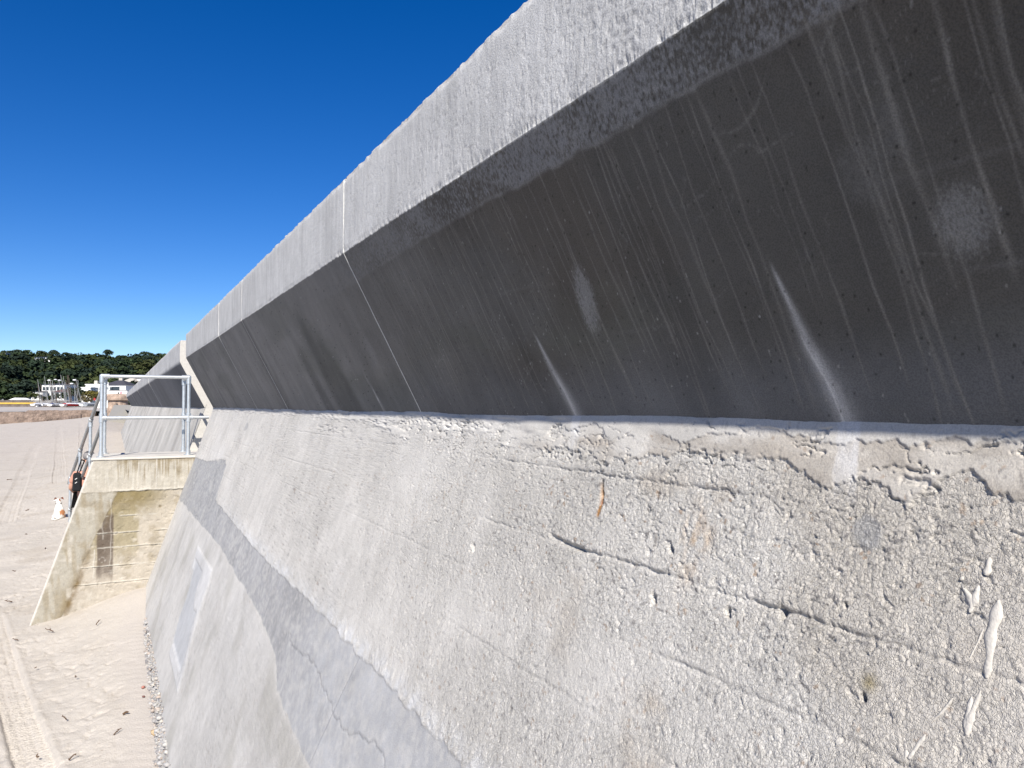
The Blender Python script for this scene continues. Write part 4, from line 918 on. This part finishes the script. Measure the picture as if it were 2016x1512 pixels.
# houses ------------------------------------------------------------
def house(u0, u1, vt, vb, D, roof, label, depth=8, rooftype='hip', vr=5, wins=(), chim=(), cat='house', name='house', mat='white'):
    a = at(u0, vb, D); b_ = at(u1, vb, D); W = (b_ - a).length; c = (a + b_) / 2; hgt = (vb - vt) * D / 1514.; rh = vr * D / 1514.
    ang = math.atan2(b_.y - a.y, b_.x - a.x)
    t = tag(empty(name, c, ang), label, cat)
    MB().box(-W / 2, W / 2, 0, depth, -3.0, hgt).build('wall', M[mat], t)
    e = .35; r = MB()
    z = hgt + .004
    if rooftype == 'hip':
        k = min(W, depth) * .42
        V = [(-W / 2 - e, -e, z), (W / 2 + e, -e, z), (W / 2 + e, depth + e, z), (-W / 2 - e, depth + e, z), (-W / 2 + k, depth / 2, z + rh), (W / 2 - k, depth / 2, z + rh)]
        r.add(V, [(0, 1, 5, 4), (1, 2, 5), (2, 3, 4, 5), (3, 0, 4), (3, 2, 1, 0)])
    elif rooftype == 'gable':
        V = [(-W / 2 - e, -e, z), (W / 2 + e, -e, z), (W / 2 + e, depth + e, z), (-W / 2 - e, depth + e, z), (0, -e, z + rh), (0, depth + e, z + rh)]
        r.add(V, [(0, 4, 5, 3), (1, 2, 5, 4), (0, 1, 4), (2, 3, 5), (3, 2, 1, 0)])
    else:
        r.box(-W / 2 - .2, W / 2 + .2, -.2, depth + .2, z, z + .35)
    ro = r.build('roof', M[roof], t)
    for (cx_, hh) in chim: MB().box(W * cx_ - .6, W * cx_ + .6, depth / 2 - .5, depth / 2 + .5, z, z + rh + hh).build('chimney', M['paleroof'], ro)
    for (fx, fz, ww, wh) in wins:
        x = -W / 2 + fx * W; zz = hgt * fz
        w = MB().box(x - ww / 2 - .08, x + ww / 2 + .08, -.05, .1, zz - wh / 2 - .08, zz + wh / 2 + .08).build('window', M['hullwhite'], t)
        MB().box(x - ww / 2, x + ww / 2, -.08, .05, zz - wh / 2, zz + wh / 2).build('pane', M['pane'], w)
    return t
def wrow(n, z, w=.9, h=1.2, a=.1, b=.9): return [(a + (b - a) * i / max(1, n - 1), z, w, h) for i in range(n)]
house(82, 126, 757, 786, 275, 'slate', 'large white two storey house behind the dinghy masts', rooftype='hip', vr=2.5, wins=wrow(6, .72) + wrow(5, .3))
house(54, 84, 772, 790, 272, 'slate', 'low white wing stepping down at the left of the large white house', rooftype='flat', vr=2, wins=wrow(3, .55))
house(36, 50, 772, 781, 285, 'white', 'small white cube house left of the low white wing', rooftype='flat', wins=wrow(2, .5))
house(101, 126, 772, 781, 262, 'brownroof', 'low building with brown roof in front of the large white house', rooftype='hip', vr=6.5, wins=wrow(3, .5))
house(168, 201, 758, 778, 285, 'white', 'white stepped house between the masts and the guard rail', rooftype='flat', wins=wrow(3, .66, .9, 1.0) + wrow(2, .3), chim=((-.2, .8), (.25, .6)))
house(160, 178, 764, 780, 280, 'white', 'lower white block in front of the stepped house', rooftype='flat', wins=wrow(2, .6))
house(204, 247, 758, 772, 262, 'slate', 'white house with pointed dark slate roof framed by the guard rail', rooftype='hip', vr=11, wins=[(.35, .45, 1., 1.3), (.55, .5, 2.6, 1.3), (.15, .5, .8, 1.2)], chim=((.02, 1.6),))
house(238, 262, 752, 772, 300, 'paleroof', 'house with pale roof rising behind the slate roofed house', rooftype='hip', vr=9, wins=wrow(3, .6))
house(262, 285, 745, 770, 305, 'slate', 'white gabled house with dark roof behind the parapet', rooftype='gable', vr=8, wins=wrow(2, .6))
house(20, 41, 787, 790, 250, 'white', 'little white gabled hut low at the far left', rooftype='gable', vr=4, depth=5, name='hut', cat='hut')
house(0, 14, 768, 784, 290, 'paleroof', 'grey green shed at the left edge', rooftype='flat', mat='hullgrey', name='shed', cat='shed', wins=wrow(2, .6))
for (u0, u1, vt, vb, D, lab) in ((-6, 9, 695, 700, 530, 'long white house among the trees at the left edge of the hilltop'), (68, 79, 703, 707, 520, 'left one of the pair of pale houses high on the wooded hill'), (85, 98, 703, 707, 520, 'right one of the pair of pale houses high on the wooded hill')):
    h = house(u0, u1, vt, vb, D - 40, 'slate', lab, rooftype='hip', vr=1.5, wins=wrow(3, .5, 1.2, .9))
    # stand them on tall plinth walls so that they sit on the slope
    w = [c for c in h.children if c.name.startswith('wall')][0]
    for v in w.data.vertices:
        if v.co.z < -1: v.co.z = -14
# white boundary wall, pillar, sign
bw = tag(empty('boundary_wall', at(206, 790, 245)), 'white boundary wall with a small pink notice below the slate roofed house', 'wall')
a, b_ = at(204, 792, 245), at(250, 792, 245); W = (b_ - a).length; bw.location = a; bw.rotation_euler.z = math.atan2(b_.y - a.y, b_.x - a.x)
MB().box(0, W, 0, .4, -2, 23 * 245 / 1514).build('wall', M['white'], bw); MB().box(W * .70, W * .78, -.05, 0, 2.4, 3.5).build('notice', surf('pink_notice', (.60, .25, .28), nscale=3, nvar=.3), bw)
MB().box(W * .60, W * .66, -.05, 0, 2.5, 3.2).build('hatch', M['pane'], bw); MB().box(0, W, -.06, .46, 23 * 245 / 1514, 23 * 245 / 1514 + .15).build('coping', M['slate'], bw)
# granite bastion at the end of the far wall
bs = tag(empty('bastion', at(214, 806, 150)), 'rounded brown granite bastion standing at the far end of the sea wall', 'bastion')
V = []; F = []; n = 18
for j, (zz, r) in enumerate(((-2.5, 2.0), (0.2, 1.75), (1.75, 1.6), (1.8, 2.0), (2.6, 2.05), (3.0, 1.7), (3.1, 0.2))):
    for i in range(n):
        a = 2 * math.pi * i / n; rr = r * (1 + random.uniform(-.05, .05)); V.append((1.6 + rr * math.cos(a) * 1.1, 2 + rr * math.sin(a), zz))
for j in range(6):
    for i in range(n): F.append((j * n + i, j * n + (i + 1) % n, (j + 1) * n + (i + 1) % n, (j + 1) * n + i))
link('drum', poly_mesh('drum', V, F), M['granite'], bs); MB().box(1.2, 1.5, -.12, .5, -1.0, 1.2).build('buttress', M['darkwall'], bs)
sl = tag(empty('concrete_ramp', at(232, 815, 110)), 'pale concrete ramp at the far foot of the sea wall', 'ramp')
MB().hexa([(-1.5, 0, -3), (2.2, 0, -3), (2.2, 30, -3), (-.5, 30, -3), (-1.5, 0, -1.0), (2.2, 0, -.6), (2.2, 30, 1.3), (-.5, 30, 1.3)]).build('slope', M['step'], sl)
# white hut / pillar behind the handrail, red box
pl = tag(empty('kiosk', at(188, 806, 190)), 'plain white kiosk wall directly left of the guard rail', 'kiosk')
W = 22 * 190 / 1514.; MB().box(0, W, 0, 2, -1.5, 18 * 190 / 1514.).build('wall', M['white'], pl); MB().box(W * .35, W, .3, 2, 18 * 190 / 1514., 54 * 190 / 1514.).build('tower', M['white'], pl); MB().box(W * .3, W * 1.02, .2, 2.1, 40 * 190 / 1514., 44 * 190 / 1514.).build('band', M['hullgrey'], pl)
tag(MB().box(-.22, .22, -.2, .2, 0, .45).add([(-.3, -.25, .45), (.3, -.25, .45), (.3, .25, .45), (-.3, .25, .45), (0, 0, .62)], [(0, 1, 4), (1, 2, 4), (2, 3, 4), (3, 0, 4), (3, 2, 1, 0)]).build('red_box', M['red']), 'small red box on the white kiosk wall', 'box').location = at(186, 788, 195)
# banded wall with yellow paint
yb = tag(empty('banded_wall', at(-30, 806, 215)), 'low brown wall with two yellow painted bands at the far left', 'wall')
a, b_ = at(-30, 806, 215), at(71, 804, 215); W = (b_ - a).length; yb.rotation_euler.z = math.atan2(b_.y - a.y, b_.x - a.x); k = 215 / 1514.
MB().box(0, W, 0, .8, -1.2, 14 * k).build('wall', M['darkwall'], yb); MB().box(0, W + .1, -.12, .0 - .004, 10.5 * k, 13.5 * k).build('upper_band', M['yellow'], yb); MB().box(0, W + .1, -.12, -.004, 1.5 * k, 4 * k).build('lower_band', M['yellow'], yb); MB().box(W + .004, W + .9, -.1, .9, -1, 10 * k).build('pillar', M['white'], yb)
MB().box(0, W + 8, 1.2, 1.8, -1, 18 * k).build('rear_wall', M['darkwall'], yb)

# lamps -------------------------------------------------------------
def lamp(u, v, D, label):
    b_ = at(u + 1.5, 790, D); top = at(u, v, D); h = top.z - b_.z
    t = tag(empty('street_lamp', b_), label, 'street lamp', 'street lamps behind the boat park')
    MB().tube((0, 0, -1), (0, 0, h), .09, .06, n=8).build('post', M['mast'], t); MB().tube((0, 0, h), (-.7, 0, h + .1), .05, n=6).build('arm', M['mast'], t)
    MB().ball((-.9, 0, h + .1), .42, 10, 6, (1.3, .8, .55)).build('lamp_head', M['hullwhite'], t)
for (u, v, D, l) in ((101.5, 749.5, 232, 'leftmost street lamp with bright white head above the white house'), (121, 749.5, 262, 'smaller farther street lamp over the middle of the masts'), (151.5, 749, 228, 'rightmost street lamp with bright white head'), (145.5, 756, 236, 'lower white headed street lamp just left of the rightmost one'), (112.5, 748, 285, 'faint most distant street lamp between the left two')): lamp(u, v, D, l)

# dinghies ----------------------------------------------------------
def hull_mesh(Lh, Wd, Hh, name):
    V = []; F = []; ns = 9; prof = [(0, 1.0), (.45, 1.0), (.8, .55), (.95, .2), (1, 0)]
    for i in range(ns):
        t = i / (ns - 1); w = Wd / 2 * (1 - max(0, (t - .35) / .65) ** 2.2) * (.8 + .2 * min(1, t * 3)); sh = Hh * (1 + .18 * t * t)
        for yy, zz in ((-1, 1), (-.92, .5), (-.6, .12), (0, 0), (.6, .12), (.92, .5), (1, 1)): V.append((t * Lh - Lh / 2, yy * max(w, .02), zz * sh + .12 * t * t * (1 - zz)))
    for i in range(ns - 1):
        for j in range(6): F.append((i * 7 + j, i * 7 + j + 1, (i + 1) * 7 + j + 1, (i + 1) * 7 + j))
    F.append(tuple(range(7)))
    return poly_mesh(name, V, F, True)
hull = hull_mesh(4.4, 1.6, .55, 'hull')
def deck_mesh():
    V = []; F = []; ns = 9
    for i in range(ns):
        t = i / (ns - 1); w = .8 * (1 - max(0, (t - .35) / .65) ** 2.2) * (.8 + .2 * min(1, t * 3)); z = .55 * (1 + .18 * t * t) + .003
        V += [(t * 4.4 - 2.2, -max(w, .02), z), (t * 4.4 - 2.2, 0, z + .14 + .14 * math.sin(t * 3.1)), (t * 4.4 - 2.2, max(w, .02), z)]
    for i in range(ns - 1): F += [(3 * i, 3 * i + 3, 3 * i + 4, 3 * i + 1), (3 * i + 1, 3 * i + 4, 3 * i + 5, 3 * i + 2)]
    return poly_mesh('deck', V, F, True)
deck = deck_mesh()
mb = MB(); mb.tube((0, 0, 0), (0, 0, 7.4), .085, .055, n=6); mast_me = mb.mesh('mast')
mb = MB(); mb.tube((0, 0, 0), (-2.3, 0, .12), .05, n=6); boom_me = mb.mesh('boom')
mb = MB()
for sg in (-1, 1): mb.tube((0, 0, 4.9), (-.3, sg * .75, -.2), .012, n=4)
mb.tube((0, 0, 5.2), (1.6, 0, -.1), .012, n=4); stay_me = mb.mesh('rigging')
def obj_of(me, name, mat, parent):
    o = bpy.data.objects.new(name, me); col.objects.link(o); o.parent = parent
    if not me.materials: me.materials.append(None)
    o.material_slots[0].link = 'OBJECT'; o.material_slots[0].material = mat; return o
rb = random.Random(3)
def dinghy(u, D, hm, dm, mm, label, group=None, mast=True, scale=1.0, lean=None):
    p = at(u, 801, D); p.z = EZ - 1.15 + .75 * float(ss(170, 250, np.array(p.y))) + .28
    t = tag(empty('dinghy', p, rb.uniform(-.5, .5) + math.radians(rb.choice([70, 80, 20, 160, -100]))), label, 'boat', group); t.scale = (scale,) * 3
    obj_of(hull, 'hull', M[hm], t); obj_of(deck, 'deck', M[dm], t)
    if mast:
        q = obj_of(mast_me, 'mast', M[mm], t); q.location = (.5, 0, .6); ln = lean if lean is not None else rb.uniform(4, 13)
        q.scale.z = rb.uniform(.72, 1.08)
        # lean in world x (towards the sea) whatever way the hull points
        q.rotation_euler = (Matrix.Rotation(-t.rotation_euler.z, 3, 'Z') @ Matrix.Rotation(-math.radians(ln), 3, 'Y')).to_euler()
        for mm_, nm in ((boom_me, 'boom'), (stay_me, 'rigging')):
            s = obj_of(mm_, nm, M['mast'], q); s.location = (0, 0, .9 if nm == 'boom' else .3)
    return t
specs = []
G = 'white dinghies crowded in the boat park'
for k in range(20):
    u = 80 + k * 4.15 + rb.uniform(-1.5, 1.5); D = rb.choice([203, 208, 214, 220])
    dinghy(u, D, 'hullwhite', rb.choice(['hullwhite', 'hullwhite', 'hullgrey']), rb.choice(['mast', 'mast', 'mastbrown']), 'pale dinghy with bare leaning mast, one of the crowd in the boat park', G)
dinghy(141, 200, 'red', 'hullwhite', 'mastbrown', 'dinghy with red hull in the middle of the boat park'); dinghy(131, 199, 'hullwhite', 'red', 'mast', 'white dinghy with red deck left of the red hulled one', mast=False)
dinghy(102, 201, 'hullwhite', 'hullblue', 'mast', 'white dinghy with navy cover on the left side of the boat park'); dinghy(72, 204, 'hullwhite', 'hullwhite', 'mast', 'mastless white dinghy at the left end of the boat park', mast=False)
dinghy(167, 202, 'hullwhite', 'hullwhite', 'mast', 'mastless white boat right of the masts', mast=False, scale=1.15); dinghy(180, 200, 'hullgrey', 'hullgrey', 'mast', 'grey covered boat at the right end of the boat park', mast=False, scale=1.1)
print('TRIS', sum(len(o.data.polygons) * 2 for o in bpy.data.objects if o.type == 'MESH'))
